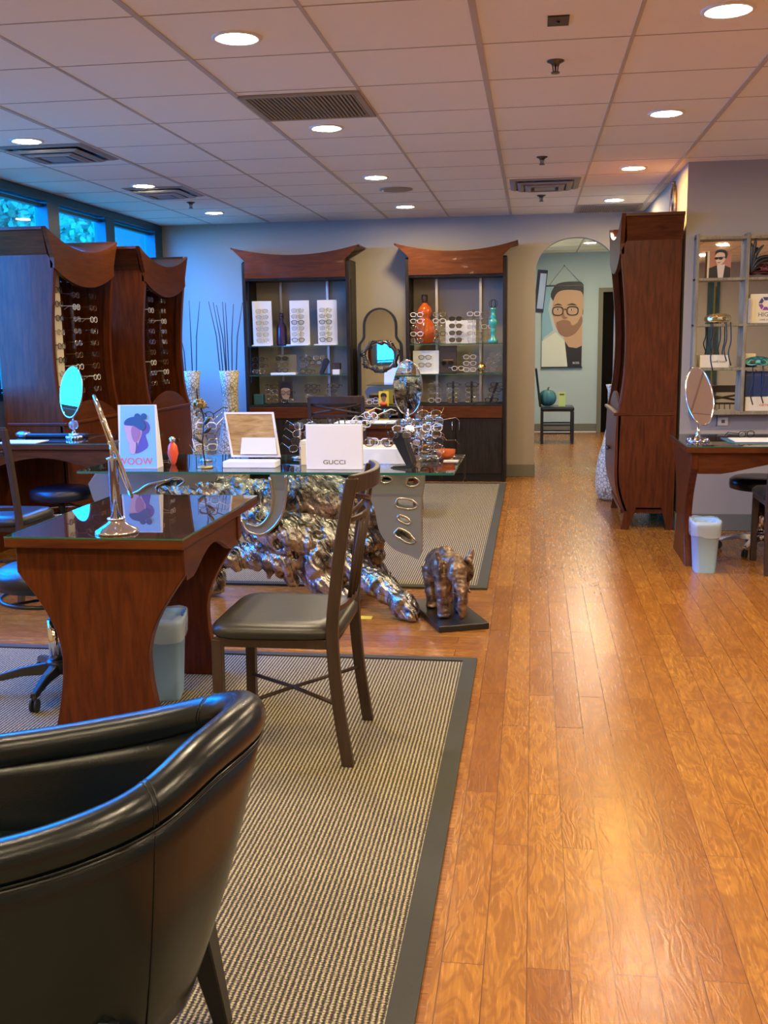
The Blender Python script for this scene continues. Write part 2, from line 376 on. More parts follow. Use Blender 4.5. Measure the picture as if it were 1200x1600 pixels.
# ceiling grid
T = 0.6096; gx0, gy0 = -0.2273, 3.8607
mb = MB()
for i in range(-6, 9):
    x = gx0 + i * T
    if x < LX or x > FARX: continue
    y1 = BY if x < RX else RY
    wd = 0.013 if i % 2 == 0 else 0.008
    mb.box(x - wd, x + wd, REAR, y1, CEIL - (0.004 if i % 2 == 0 else 0.0025), CEIL + 0.001)
struct(mb.build('trim_1', M_grid))
mb = MB()
for j in range(-11, 12):
    y = gy0 + j * T
    if y < REAR or y > BY: continue
    mb.box(LX, RX if y > RY else FARX, y - 0.0035, y + 0.0035, CEIL - 0.0018, CEIL + 0.001)
for j in range(1, 8): mb.box(0, 1.9, BY + 0.3 + j * T - 0.004, BY + 0.3 + j * T + 0.004, CEIL - 0.002, CEIL + 0.001)
for i in range(1, 3): mb.box(i * T - 0.01, i * T + 0.01, BY + 0.12, HY, CEIL - 0.003, CEIL + 0.001)
struct(mb.build('trim_2', M_gap))
# back wall with arched opening
AX0, AX1, AS, AT = 0.022, 0.80, 2.07, 2.375
cx = (AX0 + AX1) / 2; hw = (AX1 - AX0) / 2
arch = [(cx + hw * math.cos(t), AS + (AT - AS) * math.sin(t)) for t in [PI * k / 24 for k in range(25)]]
poly = [(LX, 0), (LX, CEIL), (RX + 0.05, CEIL), (RX + 0.05, 0), (AX1, 0)] + arch + [(AX0, 0)]
struct(MB().prism(poly, 'y', BY, BY + 0.12).build('wall_back', M_wall))
# right: side wall, facing wall
mb = MB(); mb.box(RX, RX + 0.1, RY, BY, 0, CEIL); mb.box(RX + 0.1, FARX, RY, RY + 0.1, 0, CEIL); struct(mb.build('wall_right', M_wall))
struct(MB().box(FARX, FARX + 0.1, REAR, RY + 0.1, 0, CEIL).build('wall_far_right', M_tan))
# rear wall behind the camera, with a blue painted bay and a tall window
WX0, WX1 = 3.04, 3.09
mb = MB(); mb.box(LX - 0.1, WX0, REAR - 0.1, REAR, 0, CEIL); mb.box(WX1, FARX, REAR - 0.1, REAR, 0, CEIL); mb.box(WX0, WX1, REAR - 0.1, REAR, 2.2, CEIL); mb.box(WX0, WX1, REAR - 0.1, REAR, 0, 0.2)
struct(mb.build('wall_rear', M_tan))
struct(MB().box(2.0, 2.72, REAR, REAR + 0.06, 0, 2.2).build('trim_3', M_bluewall))
mb = MB(); mb.box(WX0 - 0.1, WX0, REAR, REAR + 0.04, 0, 2.3); mb.box(WX1, WX1 + 0.05, REAR, REAR + 0.04, 0, 2.3); wf = struct(mb.build('window_2', M_frameteal))
MB().box(WX0, WX1, REAR - 0.06, REAR - 0.05, 0.2, 2.2).build('pane', M_tint, wf)
# left wall: sill wall, head, windows
SILL, HEAD = 1.06, 2.54; WS = 3.46
mb = MB(); mb.box(LX - 0.12, LX, REAR, BY, 0, SILL - 0.04); mb.box(LX - 0.12, LX, REAR, BY, HEAD + 0.035, CEIL); mb.box(LX - 0.12, LX, REAR, WS, SILL - 0.04, HEAD + 0.035); struct(mb.build('wall_left', M_tan))  # unseen stretch nearer than WS kept solid to cut the blue daylight
mulls = [10.607 - 0.1, 9.26, 8.12, 6.98, 5.84, 4.7, 3.56]
mb = MB(); mb.box(LX - 0.1, LX + 0.015, WS, BY, SILL - 0.05, SILL); mb.box(LX - 0.1, LX + 0.02, WS, BY, HEAD - 0.01, HEAD + 0.06)
for y in mulls: mb.box(LX - 0.1, LX + 0.015, y - 0.1, y + 0.1, SILL, HEAD)
wl = struct(mb.build('window_1', M_frameteal, bev=0.004))
for a, b_ in zip(mulls[1:], mulls[:-1]):
    MB().box(LX - 0.07, LX - 0.062, a + 0.1, b_ - 0.1, SILL, HEAD).build('pane', M_window, wl)
# inner sash lines
mb = MB()
for a, b_ in zip(mulls[1:], mulls[:-1]):
    for zz in (HEAD - 0.05, SILL + 0.01): mb.box(LX - 0.08, LX - 0.03, a + 0.1, b_ - 0.1, zz, zz + 0.025)
mb.build('window_frame', M_frameteal, wl)
# hall beyond the arch
struct(MB().box(-0.02, 2.2, HY, HY + 0.1, 0, CEIL).build('wall_hall', M_hall))
struct(MB().box(-0.08, 0.02, BY + 0.12, HY, 0, CEIL).build('wall_hall_left', M_hall))
struct(MB().box(1.9, 2.0, BY + 0.12, HY, 0, CEIL).build('wall_hall_right', M_hall))
# hall doorway: flat black sheet coloured as the unlit opening, olive frame
dr = struct(MB().box(1.0, 1.86, HY - 0.04, HY - 0.005, 0, 2.03).build('doorway_shade', M_void))
mb = MB(); mb.box(0.94, 1.0, HY - 0.07, HY, 0, 2.09); mb.box(1.0, 1.9, HY - 0.07, HY, 2.03, 2.09); mb.build('door_frame', M_basebd, dr)
# base strips
def bb(name, *b):
    mb = MB(); mb.box(*b); return struct(mb.build(name, M_basebd, bev=0.003))
bb('baseboard_back', -0.29, AX0 + 0.004, BY - 0.012, BY, 0, 0.125); bb('baseboard_arch', AX0, AX0 + 0.01, BY - 0.012, BY + 0.12, 0, 0.125)
bb('baseboard_back_left', LX, -1.8, BY - 0.012, BY, 0, 0.125); bb('baseboard_right', RX, FARX, RY - 0.012, RY, 0, 0.125); bb('baseboard_side', RX - 0.012, RX, RY, BY, 0, 0.125)
bb('baseboard_hall', 0.02, 0.94, HY - 0.012, HY, 0, 0.125)
struct(MB().box(0.02, 0.94, HY - 0.02, HY - 0.005, 0, 0.012).build('trim_4', M_white))
# ---- ceiling lamps
def lamp(x, y, k, label, power=1.0, colr=None):
    t = thing('ceiling_light', label, 'light', (x, y, CEIL), 0, 'recessed ceiling lights')
    mb = MB(); n = 32
    rg = [[Vector((r * math.cos(2 * PI * i / n), r * math.sin(2 * PI * i / n), z)) for i in range(n)] for r, z in [(0.098, 0), (0.098, -0.004), (0.09, -0.008), (0.078, -0.007), (0.076, -0.001)]]
    mb.loft(rg, False); mb.build('trim_ring', M_white, t)
    MB().lathe([(0.077, -0.002), (0.077, -0.001)], n=32).build('lens', M_lamp, t)
    ld = bpy.data.lights.new('lamp_light', 'AREA'); ld.shape = 'DISK'; ld.size = 0.15; ld.energy = LAMP_W * power; ld.color = colr or LAMP_COL
    lo = bpy.data.objects.new('lamp_light', ld); COL.objects.link(lo); lo.parent = t; lo.location = (0, 0, -0.004); lo.visible_camera = True
xs = {'left': -2.965, 'middle': -1.165, 'right': 0.70, 'far right': 2.53}
ys = {'nearest to the camera in view': 4.19, 'second in view': 6.0, 'third in view': 7.87, 'farthest, by the back wall': 9.66}
for xn, x in xs.items():
    for yn, y in ys.items():
        if xn == 'far right' and y > 7: continue
        lamp(x, y, 0, f'round recessed ceiling light in the {xn} row, {yn}', 1.0 if xn != 'left' else 0.4, (1.0, 0.60, 0.14) if (xn == 'right' and 7 < y < 9) else None)
    for y in (2.36, 0.53, -1.3): lamp(x, y, 0, f'round recessed ceiling light in the {xn} row, behind the camera', 1.0 if xn != 'left' else 0.8)
lamp(0.72, 14.0, 0, 'round recessed ceiling light in the hall beyond the arch', 1.6)
lamp(0.9, 12.2, 0, 'round recessed ceiling light in the hall just behind the arch', 1.4)
# ---- vents and ceiling fittings
def louvre(x0, x1, y0, y1, label, n, d):
    t = thing('ceiling_vent', label, 'vent', ((x0 + x1) / 2, (y0 + y1) / 2, CEIL)); mb = MB()
    f = 0.03; z0, z1 = CEIL - 0.012, CEIL - 0.002
    mb.box(x0, x1, y0, y0 + f, z0, z1).box(x0, x1, y1 - f, y1, z0, z1).box(x0, x0 + f, y0 + f, y1 - f, z0, z1).box(x1 - f, x1, y0 + f, y1 - f, z0, z1); mb.build('frame', d, t, world=True)
    MB().box(x0 + 0.01, x1 - 0.01, y0 + 0.01, y1 - 0.01, CEIL - 0.0025, CEIL - 0.0015).build('backing', M_black, t, world=True)
    mb = MB()
    for k in range(n):
        x = x0 + f + (x1 - x0 - 2 * f) * (k + 0.5) / n
        mb.box(x - 0.006, x + 0.006, y0 + f, y1 - f, z0 + 0.002, z1 - 0.001, Matrix.Rotation(0.5, 3, 'Y'), (x, 0, z0 + 0.004))
    mb.build('slats', d, t, world=True)
M_vent = mat('tan_vent_metal', (0.32, 0.27, 0.19), 0.5); M_ventg = mat('grey_vent_metal', (0.28, 0.27, 0.25), 0.45)
louvre(-1.44, -0.84, 5.15, 5.72, 'tan slatted square return vent in the ceiling tiles', 26, M_vent)
louvre(0.39, 0.98, 9.96, 10.5, 'tan slatted return vent in the ceiling against the back wall', 26, M_vent)
def diffuser(x, y, w_, d, label):
    t = thing('ceiling_diffuser', label, 'vent', (x, y, CEIL)); mb = MB()
    for k, (s_, z) in enumerate([(1.0, -0.003), (0.78, -0.022), (0.56, -0.034)]):
        a, b_ = w_ / 2 * s_, d / 2 * s_; q = 0.045
        rings = [[Vector((sx_ * aa, sy_ * bb_, zz)) for sx_, sy_ in ((-1, -1), (1, -1), (1, 1), (-1, 1))] for aa, bb_, zz in [(a, b_, z + 0.002), (a, b_, z), (a - q * 0.6, b_ - q * 0.6, z - 0.01), (a - q, b_ - q, z - 0.008), (a - q, b_ - q, z + 0.012)]]
        mb.loft(rings, False, smooth=False)
    mb.build('louvre_rings', M_ventg, t)
    MB().box(-w_ / 2 * 0.95, w_ / 2 * 0.95, -d / 2 * 0.95, d / 2 * 0.95, -0.002, -0.001).build('backing', M_black, t)
    MB().box(-w_ / 2 * 0.3, w_ / 2 * 0.3, -d / 2 * 0.3, d / 2 * 0.3, -0.04, -0.036).build('centre_plate', M_ventg, t)
diffuser(-2.965, 6.42, 0.56, 0.58, 'grey square air diffuser in the ceiling nearest the left window')
diffuser(-2.93, 8.23, 0.5, 0.56, 'grey square air diffuser in the ceiling above the far left cabinet')
diffuser(0.08, 8.52, 0.54, 0.6, 'grey square air diffuser in the ceiling in front of the arch')
for x, y, l in [(0.085, 4.795, 'ceiling sprinkler head nearest the camera, under the small square plate'), (0.048, 7.255, 'ceiling sprinkler head in front of the arch air diffuser'), (0.059, 9.193, 'ceiling sprinkler head between arch air diffuser and back wall'), (-2.934, 8.894, 'ceiling sprinkler head near the left window and back wall')]:
    t = thing('sprinkler_head', l, 'sprinkler', (x, y, CEIL), 0, 'ceiling sprinklers')
    MB().lathe([(0.038, 0), (0.036, -0.005), (0.02, -0.012), (0.016, -0.02)], n=20).build('escutcheon', M_pewter, t)
    mb = MB(); mb.cyl((-0.012, 0, -0.018), (-0.009, 0, -0.045), 0.003, 6); mb.cyl((0.012, 0, -0.018), (0.009, 0, -0.045), 0.003, 6); mb.cyl((0, 0, -0.02), (0, 0, -0.05), 0.004, 8); mb.cyl((0, 0, -0.047), (0, 0, -0.052), 0.019, 14); mb.build('deflector', M_pewter, t)
t = thing('ceiling_sensor_plate', 'small square brown plate on the ceiling near the camera', 'ceiling plate', (0.083, 4.2, CEIL)); MB().box(-0.04, 0.04, -0.06, 0.06, -0.006, 0).build('plate', M_brownbox, t); MB().cyl((0, 0, -0.006), (0, 0, -0.012), 0.006, 10).build('sensor', M_black, t)
t = thing('ceiling_speaker', 'flat round ceiling speaker between two middle row lights', 'speaker', (-1.1, 8.53, CEIL)); MB().lathe([(0.135, 0), (0.135, -0.006), (0.12, -0.01)], n=32).build('grille', M_vent, t); MB().ball((-0.1, -0.03, -0.012), 0.012).build('indicator', M_white, t)
# ---- rugs
def rug(x0, x1, y0, y1, label, rot=0):
    t = thing('rug', label, 'rug', ((x0 + x1) / 2, (y0 + y1) / 2, 0)); b_ = 0.062
    MB().box(x0 + b_, x1 - b_, y0 + b_, y1 - b_, 0.0005, 0.011).build('pile', M_rug, t, world=True)
    mb = MB(); mb.box(x0, x1, y0, y0 + b_, 0.0005, 0.012).box(x0, x1, y1 - b_ * 0.7, y1, 0.0005, 0.012).box(x0, x0 + b_, y0 + b_, y1 - b_ * 0.7, 0.0005, 0.012).box(x1 - b_, x1, y0 + b_, y1 - b_ * 0.7, 0.0005, 0.012); mb.build('binding', M_bind, t, world=True)
rug(-2.75, -0.232, 0.2, 4.45, 'large ribbed cream and charcoal rug under the near desk and chairs')
rug(-2.75, -0.245, 5.75, 10.05, 'ribbed golden rug between the glass table and the back cabinets')
tag(MB().box(-0.875, -0.81, 5.08, 5.14, 0.0004, 0.0012).build('tape_scrap', M_yellow), 'small scrap of yellow tape on the floor beside the root leg', 'tape')
# ---- outside
struct(MB().box(-40, LX - 0.2, -15, 25, -0.3, -0.2).build('trim_5', M_grass))
struct(MB().box(-18, -4.5, 22, 22.4, -0.2, 7.0).build('added_wall_outside', M_conc))  # facade added beyond the windows to make the panes read grey-blue
def tree(x, y, h, r, label, seed):
    rnd = random.Random(seed); t = thing('tree', label, 'tree', (x, y, -0.2), 0, 'trees outside the window')
    mb = MB(); mb.tube([(0, 0, 0), (0.05, 0.03, h * 0.4), (0, 0.1, h * 0.75)], [0.14, 0.1, 0.04], 8)
    for k in range(7):
        a = rnd.uniform(0, 6.28); mb.tube([(0.02, 0.03, h * 0.35 + 0.05 * k), (r * 0.6 * math.cos(a), r * 0.6 * math.sin(a), h * 0.6 + 0.1 * k)], [0.04, 0.012], 5)
    mb.build('trunk', M_bark, t); mb = MB()
    for k in range(5200):
        d = Vector((rnd.gauss(0, 1), rnd.gauss(0, 1), rnd.gauss(0, 1))).normalized() * (rnd.random() ** 0.4) * r
        c = Vector((0, 0, h * 0.68)) + Vector((d.x, d.y, d.z * 0.95)); s_ = rnd.uniform(0.025, 0.055)
        u = Vector((rnd.gauss(0, 1), rnd.gauss(0, 1), rnd.gauss(0, 1))).normalized(); v_ = u.orthogonal().normalized() * s_; u = u * s_ * 1.6
        mb.add([c - u, c + v_, c + u, c - v_], [(0, 1, 2, 3)])
    mb.build('foliage', M_leaf, t)
tree(-7.4, 13.2, 4.4, 1.25, 'leafy green tree outside behind the first clerestory pane', 1)
tree(-8.3, 17.2, 4.6, 1.2, 'leafy green tree outside behind the second clerestory pane', 2)
tree(-9.5, 8.5, 5.2, 1.6, 'leafy green tree outside farther left along the window', 3)
# ================================================================ furniture
def wpoly(f, n, a, b): return [(a + (b - a) * k / n, f(k / n)) for k in range(n + 1)]
# ---- pagoda-topped display cabinets against walls (local: width along x, front towards -y, back at y=0)
def cabinet(name, label, loc, rz, wid, dep, group, lift=0.0):
    t = thing(name, label, 'cabinet', loc, rz, group); h = wid / 2; d = dep; L = lift
    for s_ in (-1, 1):      # side panels with cut-out feet; front edge straight
        fc = [(-d - 0.035 + 0.06 * max(0, (k - 6) / 4) ** 2, 0.84 - 0.70 * k / 10) for k in range(10, -1, -1)] + [(-d - 0.04 + 0.05 * math.sin(PI * (k / 12) ** 0.8), 0.86 + (2.02 + L - 0.86) * k / 12) for k in range(13)]
        prof = [(0, 0), (-0.045, 0), (-0.09, 0.165), (-d + 0.06 + 0.05, 0.165), (-d + 0.06, 0), (-d, 0)] + fc + [(-d, 2.09 + L), (0, 2.09 + L)]
        MB().prism(prof, 'x', s_ * h - (0.025 if s_ > 0 else 0), s_ * h + (0.025 if s_ < 0 else 0)).build('side_panel', M_cherry, t, bev=0.002)
        # flared roof end, leaning outwards
        mb = MB(); a, b_ = s_ * h, s_ * (h + 0.10)
        mb.add([(a, 0, 2.08 + L), (b_, 0, 2.26 + L), (b_, -d - 0.02, 2.26 + L), (a, -d, 2.08 + L), (a - s_ * 0.025, 0, 2.08 + L), (b_ - s_ * 0.03, 0, 2.26 + L), (b_ - s_ * 0.03, -d - 0.02, 2.26 + L), (a - s_ * 0.025, -d, 2.08 + L)],
               [(0, 1, 2, 3), (4, 7, 6, 5), (0, 3, 7, 4), (1, 5, 6, 2), (3, 2, 6, 7), (0, 4, 5, 1)])
        mb.build('roof_end', M_cherry_h, t)
    top = lambda u: 2.26 + L - 0.125 * (1 - (2 * u - 1) ** 2)
    P = [(-(h + 0.1) + (2 * h + 0.2) * k / 20, top(k / 20)) for k in range(21)]
    low = [(h - 0.0 - 2 * h * k / 16, 1.99 + L - 0.11 * (1 - (2 * k / 16 - 1) ** 2)) for k in range(17)]
    MB().prism(P + [(h, 2.06 + L)] + low + [(-h, 2.06 + L)], 'y', -d - 0.05, -d - 0.02).build('valance', M_cherry_h, t)
    mb = MB(); n = 20
    for k in range(n):
        (xa, za), (xb, zb) = P[k], P[k + 1]
        mb.add([(xa, 0, za), (xb, 0, zb), (xb, -d - 0.02, zb), (xa, -d - 0.02, za), (xa, 0, za - 0.02), (xb, 0, zb - 0.02), (xb, -d - 0.02, zb - 0.02), (xa, -d - 0.02, za - 0.02)], [(0, 1, 2, 3), (4, 7, 6, 5), (0, 3, 7, 4), (1, 5, 6, 2), (3, 2, 6, 7), (0, 4, 5, 1)])
    mb.build('roof', M_cherry_h, t)
    MB().box(-h + 0.025, h - 0.025, -0.02, 0, 0.12, 2.1 + L).build('back_panel', M_cherry, t)
    # bowed face frame, narrowing inwards at mid height
    for s_ in (-1, 1):
        mb = MB(); rr = []
        for k in range(13):
            z = 0.86 + (2.02 + L - 0.86) * k / 12; y = -d - 0.045 + 0.05 * math.sin(PI * (k / 12) ** 0.8)
            xo, xi = s_ * (h - 0.0015), s_ * (h - 0.045)
            rr.append([Vector((xo, y, z)), Vector((xi, y, z)), Vector((xi, y + 0.05, z)), Vector((xo, y + 0.05, z))])
        mb.loft(rr, True, smooth=False); mb.build('face_frame', M_cherry, t)
    # counter ledge, arched board, lower front, knob
    mb = MB(); mb.box(-h - 0.005, h + 0.005, -d - 0.065, -0.02, 0.842, 0.864); mb.build('ledge', M_cherry_h, t, bev=0.004)
    ar = [(-h + 0.04 + (2 * h - 0.08) * k / 16, 0.866 + 0.13 * math.sin(PI * k / 16) ** 0.8) for k in range(17)]
    MB().prism(ar, 'y', -d - 0.025, -d - 0.008).build('arched_board', M_cherry_h, t)
    mb = MB(); rr = []
    for k in range(11):
        z = 0.84 - 0.70 * k / 10; y = -d - 0.045 - 0.008 * math.sin(PI * k / 10) + 0.06 * max(0, (k - 6) / 4) ** 2
        rr.append([Vector((-h, y, z)), Vector((h, y, z)), Vector((h, y + 0.03, z)), Vector((-h, y + 0.03, z))])
    mb.loft(rr, True, smooth=False); dr_ = mb.build('door', M_cherry, t)
    MB().lathe([(0.006, 0), (0.006, 0.012), (0.014, 0.018), (0.016, 0.026), (0.008, 0.032)], n=12).build('knob', M_pewter, dr_).matrix_local = Matrix.Translation((0.06, -d - 0.052, 0.56)) @ Matrix.Rotation(PI / 2, 4, 'X')
    MB().lathe([(0.006, 0), (0.006, 0.012), (0.014, 0.018), (0.016, 0.026), (0.008, 0.032)], n=12).build('knob', M_pewter, dr_).matrix_local = Matrix.Translation((-0.06, -d - 0.052, 0.56)) @ Matrix.Rotation(PI / 2, 4, 'X')
    MB().box(-h + 0.025, h - 0.025, -d, -0.02, 0.12, 0.15).build('bottom_board', M_cherry, t)
    return t
cab1 = cabinet('display_cabinet', 'tall reddish wooden eyewear cabinet with flared roof, nearest on the left by the window', (-3.72, 7.42, 0), PI / 2, 1.04, 0.40, 'flared wooden eyewear cabinets', -0.055)
cab2 = cabinet('display_cabinet', 'tall reddish wooden eyewear cabinet with flared roof, second along the left, before the reed vases', (-3.56, 8.68, 0), PI / 2, 0.98, 0.40, 'flared wooden eyewear cabinets', -0.085)
cab3 = cabinet('display_cabinet', 'tall reddish wooden eyewear cabinet seen side-on by the right wall corner', (1.035, 8.19, 0), -PI / 2, 1.0, 0.38, 'flared wooden eyewear cabinets')
# ---- eyeglasses kit (front towards -y, origin at bridge)
def glasses_mb(fr, ln, metal=False, sun=False, wide=0.066, rim=None, folded=False):
    mb = MB(); r = 0.0016 if metal else 0.0028
    rx, rz_ = 0.026, 0.020
    for s_ in (-1, 1):
        c = Vector((s_ * (rx + 0.008), 0, 0))
        pts = [c + Vector((rx * math.copysign(abs(math.cos(a)) ** 0.75, math.cos(a)), 0, rz_ * math.copysign(abs(math.sin(a)) ** 0.75, math.sin(a)))) for a in [2 * PI * k / 14 for k in range(14)]]
        mb.tube(pts, r, 5, closed=True)
        mb.m = 1; mb.add(pts, [tuple(range(14))], False); mb.m = 0
        e = c + Vector((s_ * (rx + 0.004), 0, 0.008))
        mb.tube([c + Vector((s_ * rx, 0, 0.008)), e, e + Vector((0, 0.012, 0)), e + Vector((s_ * 0.004, 0.095, 0)), e + Vector((0, 0.128, -0.022))], r * 1.05, 5)
    mb.tube([(-0.009, 0, 0.006), (0, -0.002, 0.009), (0.009, 0, 0.006)], r, 5)
    return mb
GM = [( [M_fr_dark, M_lens], False), ([M_fr_metal, M_lens], True), ([M_fr_tort, M_lens], False), ([M_fr_gold, M_lens], True), ([M_fr_clear, M_lens], False), ([M_fr_dark, M_sunlens], False)]
GWORD = ['black-rimmed', 'silver wire', 'tortoise-brown', 'gold wire', 'pale clear-rimmed', 'dark-lensed']
GPROTO = [None] * 6
def glasses(kind, loc, rz, label, group, tilt=0.0):
    if GPROTO[kind] is None:
        o = glasses_mb(0, 0, GM[kind][1]).build('eyeglasses', GM[kind][0]); GPROTO[kind] = o
    else:
        o = GPROTO[kind].copy(); COL.objects.link(o)
    o.location = loc; o.rotation_euler = (tilt, 0, rz); o['label'] = label; o['category'] = 'eyeglasses'; o['group'] = group
    return o
KW = ['dark', 'silver wire', 'brown', 'gold wire', 'pale', 'dark-lensed']
# rods in the left cabinets, frames facing +x
def rod_display(cab_x, ys_, zs, where, rodx, grp):
    for ri, y in enumerate(ys_):
        rn = 'nearer' if ri == 0 else 'farther'
        t = thing('display_rod', f'{rn} clear upright frame rod in the {where} left cabinet', 'display rod', (rodx, y, 0.864), 0, 'upright frame rods in the left cabinets')
        mb = MB(); mb.box(-0.006, 0.006, -0.016, -0.008, 0.0, 1.07).box(-0.006, 0.006, 0.008, 0.016, 0, 1.07); mb.build('upright', M_acrylic, t)
        MB().box(-0.02, 0.02, -0.03, 0.03, 0, 0.012).build('foot', M_steel, t)
        mb = MB()
        for z in zs: mb.box(0.006, 0.03, -0.012, 0.012, z - 0.864 - 0.012, z - 0.864 - 0.004)
        mb.build('pegs', M_fr_metal, t)
        for k, z in enumerate(sorted(zs, reverse=True)):
            kd = (k * 2 + ri * 3) % 5
            if kd == 0 and ri == 0: kd = 1
            glasses(kd, (rodx + 0.035, y, z), PI / 2, f'{ORD[k]} pair down the {rn} rod in the {where} left cabinet', grp, 0)
zz1 = [1.86 - 0.088 * k for k in range(10)]
rod_display(-3.72, (7.42, 7.72), zz1, 'nearest', -3.40, 'eyeglasses on the rods in the left cabinets')
rod_display(-3.56, (8.56, 8.86), zz1, 'second', -3.25, 'eyeglasses on the rods in the left cabinets')
t = thing('light_strip', 'tall cream translucent panel inside the nearest left cabinet', 'display panel', (-3.42, 7.20, 0.864)); MB().box(-0.012, 0.012, -0.055, 0.055, 0, 1.16).build('panel', M_cream, t, bev=0.003)
MB().box(-0.02, 0.02, -0.065, 0.065, 0, 0.015).build('foot', M_steel, t)
for k, z in enumerate([1.80 - 0.10 * k for k in range(9)]):
    glasses([0, 2, 0, 3, 2, 0, 1, 0, 2][k], (-3.395, 7.20, z), PI / 2, f'{ORD[k]} pair from the top on the cream panel in the nearest left cabinet', 'eyeglasses on the cream panel')
t = thing('gap_filler_board', 'made-up black and white board for the gap between the two left cabinets', 'board', (-3.5, 8.07, 0))  # made-up board: dark gap and pale wall sliver given solid colour
MB().box(-0.015, 0.0, -0.045, 0.09, 0.0, 1.55, Matrix.Rotation(-0.0, 3, 'X')).build('frame', M_black, t); MB().prism([(-0.045, 0.9), (0.03, 0.9), (-0.045, 1.28)], 'x', 0.001, 0.004).build('panel', M_white, t)

# ---- back wall cabinets (local width along x, front -y)
def back_cabinet(x0, x1, label, shelf_words):
    cx_ = (x0 + x1) / 2; h = (x1 - x0) / 2; yf, yb = 10.19, 10.60
    t = thing('shelf_cabinet', label, 'cabinet', (cx_, yb, 0), 0, 'dark open-backed cabinets on the back wall'); d = yb - yf
    for s_ in (-1, 1):
        a, b_ = (h - 0.035, h) if s_ > 0 else (-h, -h + 0.035)
        pr = [(0, 0), (-d, 0), (-d, 2.17), (-d + 0.05, 2.19), (0, 2.19)]
        slot = [(-d + 0.10 + 0.025 * math.cos(q), 1.62 + 0.0 + (0.36 if math.sin(q) > 0 else -0.6) + 0.03 * math.sin(q)) for q in [2 * PI * k / 16 + 0.01 for k in range(16)]]
        MB().prism(pr, 'x', a, b_, holes=[slot]).build('side_panel', M_dark, t, bev=0.002)
    top = lambda u: 2.325 - 0.085 * (1 - (2 * u - 1) ** 2)
    e = h + 0.105
    P = [(-e + 2 * e * k / 20, top(k / 20)) for k in range(21)]
    MB().prism(P + [(h - 0.035, 2.19), (h - 0.035, 2.02), (-h + 0.035, 2.02), (-h + 0.035, 2.19)], 'y', -d - 0.02, -d + 0.012).build('valance', M_cherry_h, t)
    mb = MB()
    for k in range(20):
        (xa, za), (xb, zb) = P[k], P[k + 1]
        mb.add([(xa, 0, za), (xb, 0, zb), (xb, -d, zb), (xa, -d, za), (xa, 0, za - 0.015), (xb, 0, zb - 0.015), (xb, -d, zb - 0.015), (xa, -d, za - 0.015)], [(0, 1, 2, 3), (4, 7, 6, 5), (0, 3, 7, 4), (1, 5, 6, 2)])
    mb.build('roof', M_cherry_h, t)
    MB().box(-h + 0.035, h - 0.035, -d - 0.005, 0, 2.0, 2.02).build('head_board', M_dark, t)
    for z in (1.36, 1.068):
        mb = MB(); mb.box(-h + 0.037, h - 0.037, -d + 0.02, -0.01, z - 0.008, z); mb.build('glass_shelf', M_tabletop, t)
        MB().box(-h + 0.037, h - 0.037, -d + 0.016, -d + 0.02, z - 0.008, z).build('shelf_edge', M_gedge, t)
    mb = MB(); mb.box(-h + 0.035, h - 0.035, -d - 0.02, -0.01, 0.75, 0.768); mb.build('counter', M_dark, t)
    MB().box(-h + 0.035, h - 0.035, -d - 0.022, -d, 0.635, 0.75).build('drawer_front', M_cherry_h, t, bev=0.002)
    for s_ in (-1, 1):
        a, b_ = (0.002, h - 0.037) if s_ > 0 else (-h + 0.037, -0.002)
        dd = MB().box(a, b_, -d - 0.01, -d + 0.01, 0.085, 0.63).build('door', M_dark, t, bev=0.002)
        q = s_ * 0.035
        mb = MB(); mb.tube([(q, -d - 0.01, 0.60), (q, -d - 0.035, 0.60), (q, -d - 0.035, 0.52), (q, -d - 0.01, 0.52)], 0.004, 8); mb.build('handle', M_chrome, dd)
    MB().box(-h + 0.037, h - 0.037, -d + 0.01, -0.01, 0.085, 0.75).build('carcass', M_dark, t)
    MB().box(-h + 0.035, h - 0.035, -d + 0.03, -0.01, 0.0, 0.085).build('plinth', M_blackwood, t)
    for q in (-h * 0.45, h * 0.45):
        MB().box(q - 0.012, q + 0.012, -0.02, -0.006, 0.77, 2.0).build('standard', M_steel, t)
    return t
back_cabinet(-2.87, -1.79, 'dark open-backed shelf cabinet with curved red top, left one on the back wall', 0)
back_cabinet(-1.235, -0.255, 'dark open-backed shelf cabinet with curved red top, right one beside the arch', 0)
SH = {1: 1.36, 2: 1.068, 3: 0.768}
SW = {1: 'top glass shelf', 2: 'lower glass shelf', 3: 'counter'}
def rack(x, y, z, n, where, kinds, lean=0.0, step=0.062, dark=False, turn=0.0, rows=1):
    """clear frame stand with n pairs of eyeglasses"""
    t = thing('frame_stand', f'{"black" if dark else "clear"} stand, {where}', 'eyeglass stand', (x, y, z), turn, 'eyeglass stands'); H = step * n + 0.02
    m = M_black if dark else M_acrylic
    MB().box(-0.05, 0.05, -0.04, 0.04, 0, 0.008).build('base', m, t, bev=0.002)
    mb = MB(); mb.box(-0.012, 0.012, 0.0, 0.006, 0.008, H, Matrix.Rotation(lean, 3, 'Y'), (0, 0, 0.008)); mb.build('post', m, t)
    c, s_ = math.cos(turn), math.sin(turn)
    for k in range(n):
        zz = 0.035 + step * (n - 1 - k); dx = math.tan(lean) * zz; dy = -0.012
        glasses(kinds[k % len(kinds)], (x + dx * c - dy * s_, y + dx * s_ + dy * c, z + zz), turn, f'{ORD[k]} pair down, stand {where}', 'eyeglasses on the stands')
    return t
def px_x(px, y):     # x of a pixel column on the plane y (back wall shelves)
    r = FW + RT * ((px - 600) / FPX) - UP * ((560 - 800) / FPX); return r.x * y / r.y
YS = 10.32
c1, c2 = 'of the left cabinet', 'of the right cabinet'
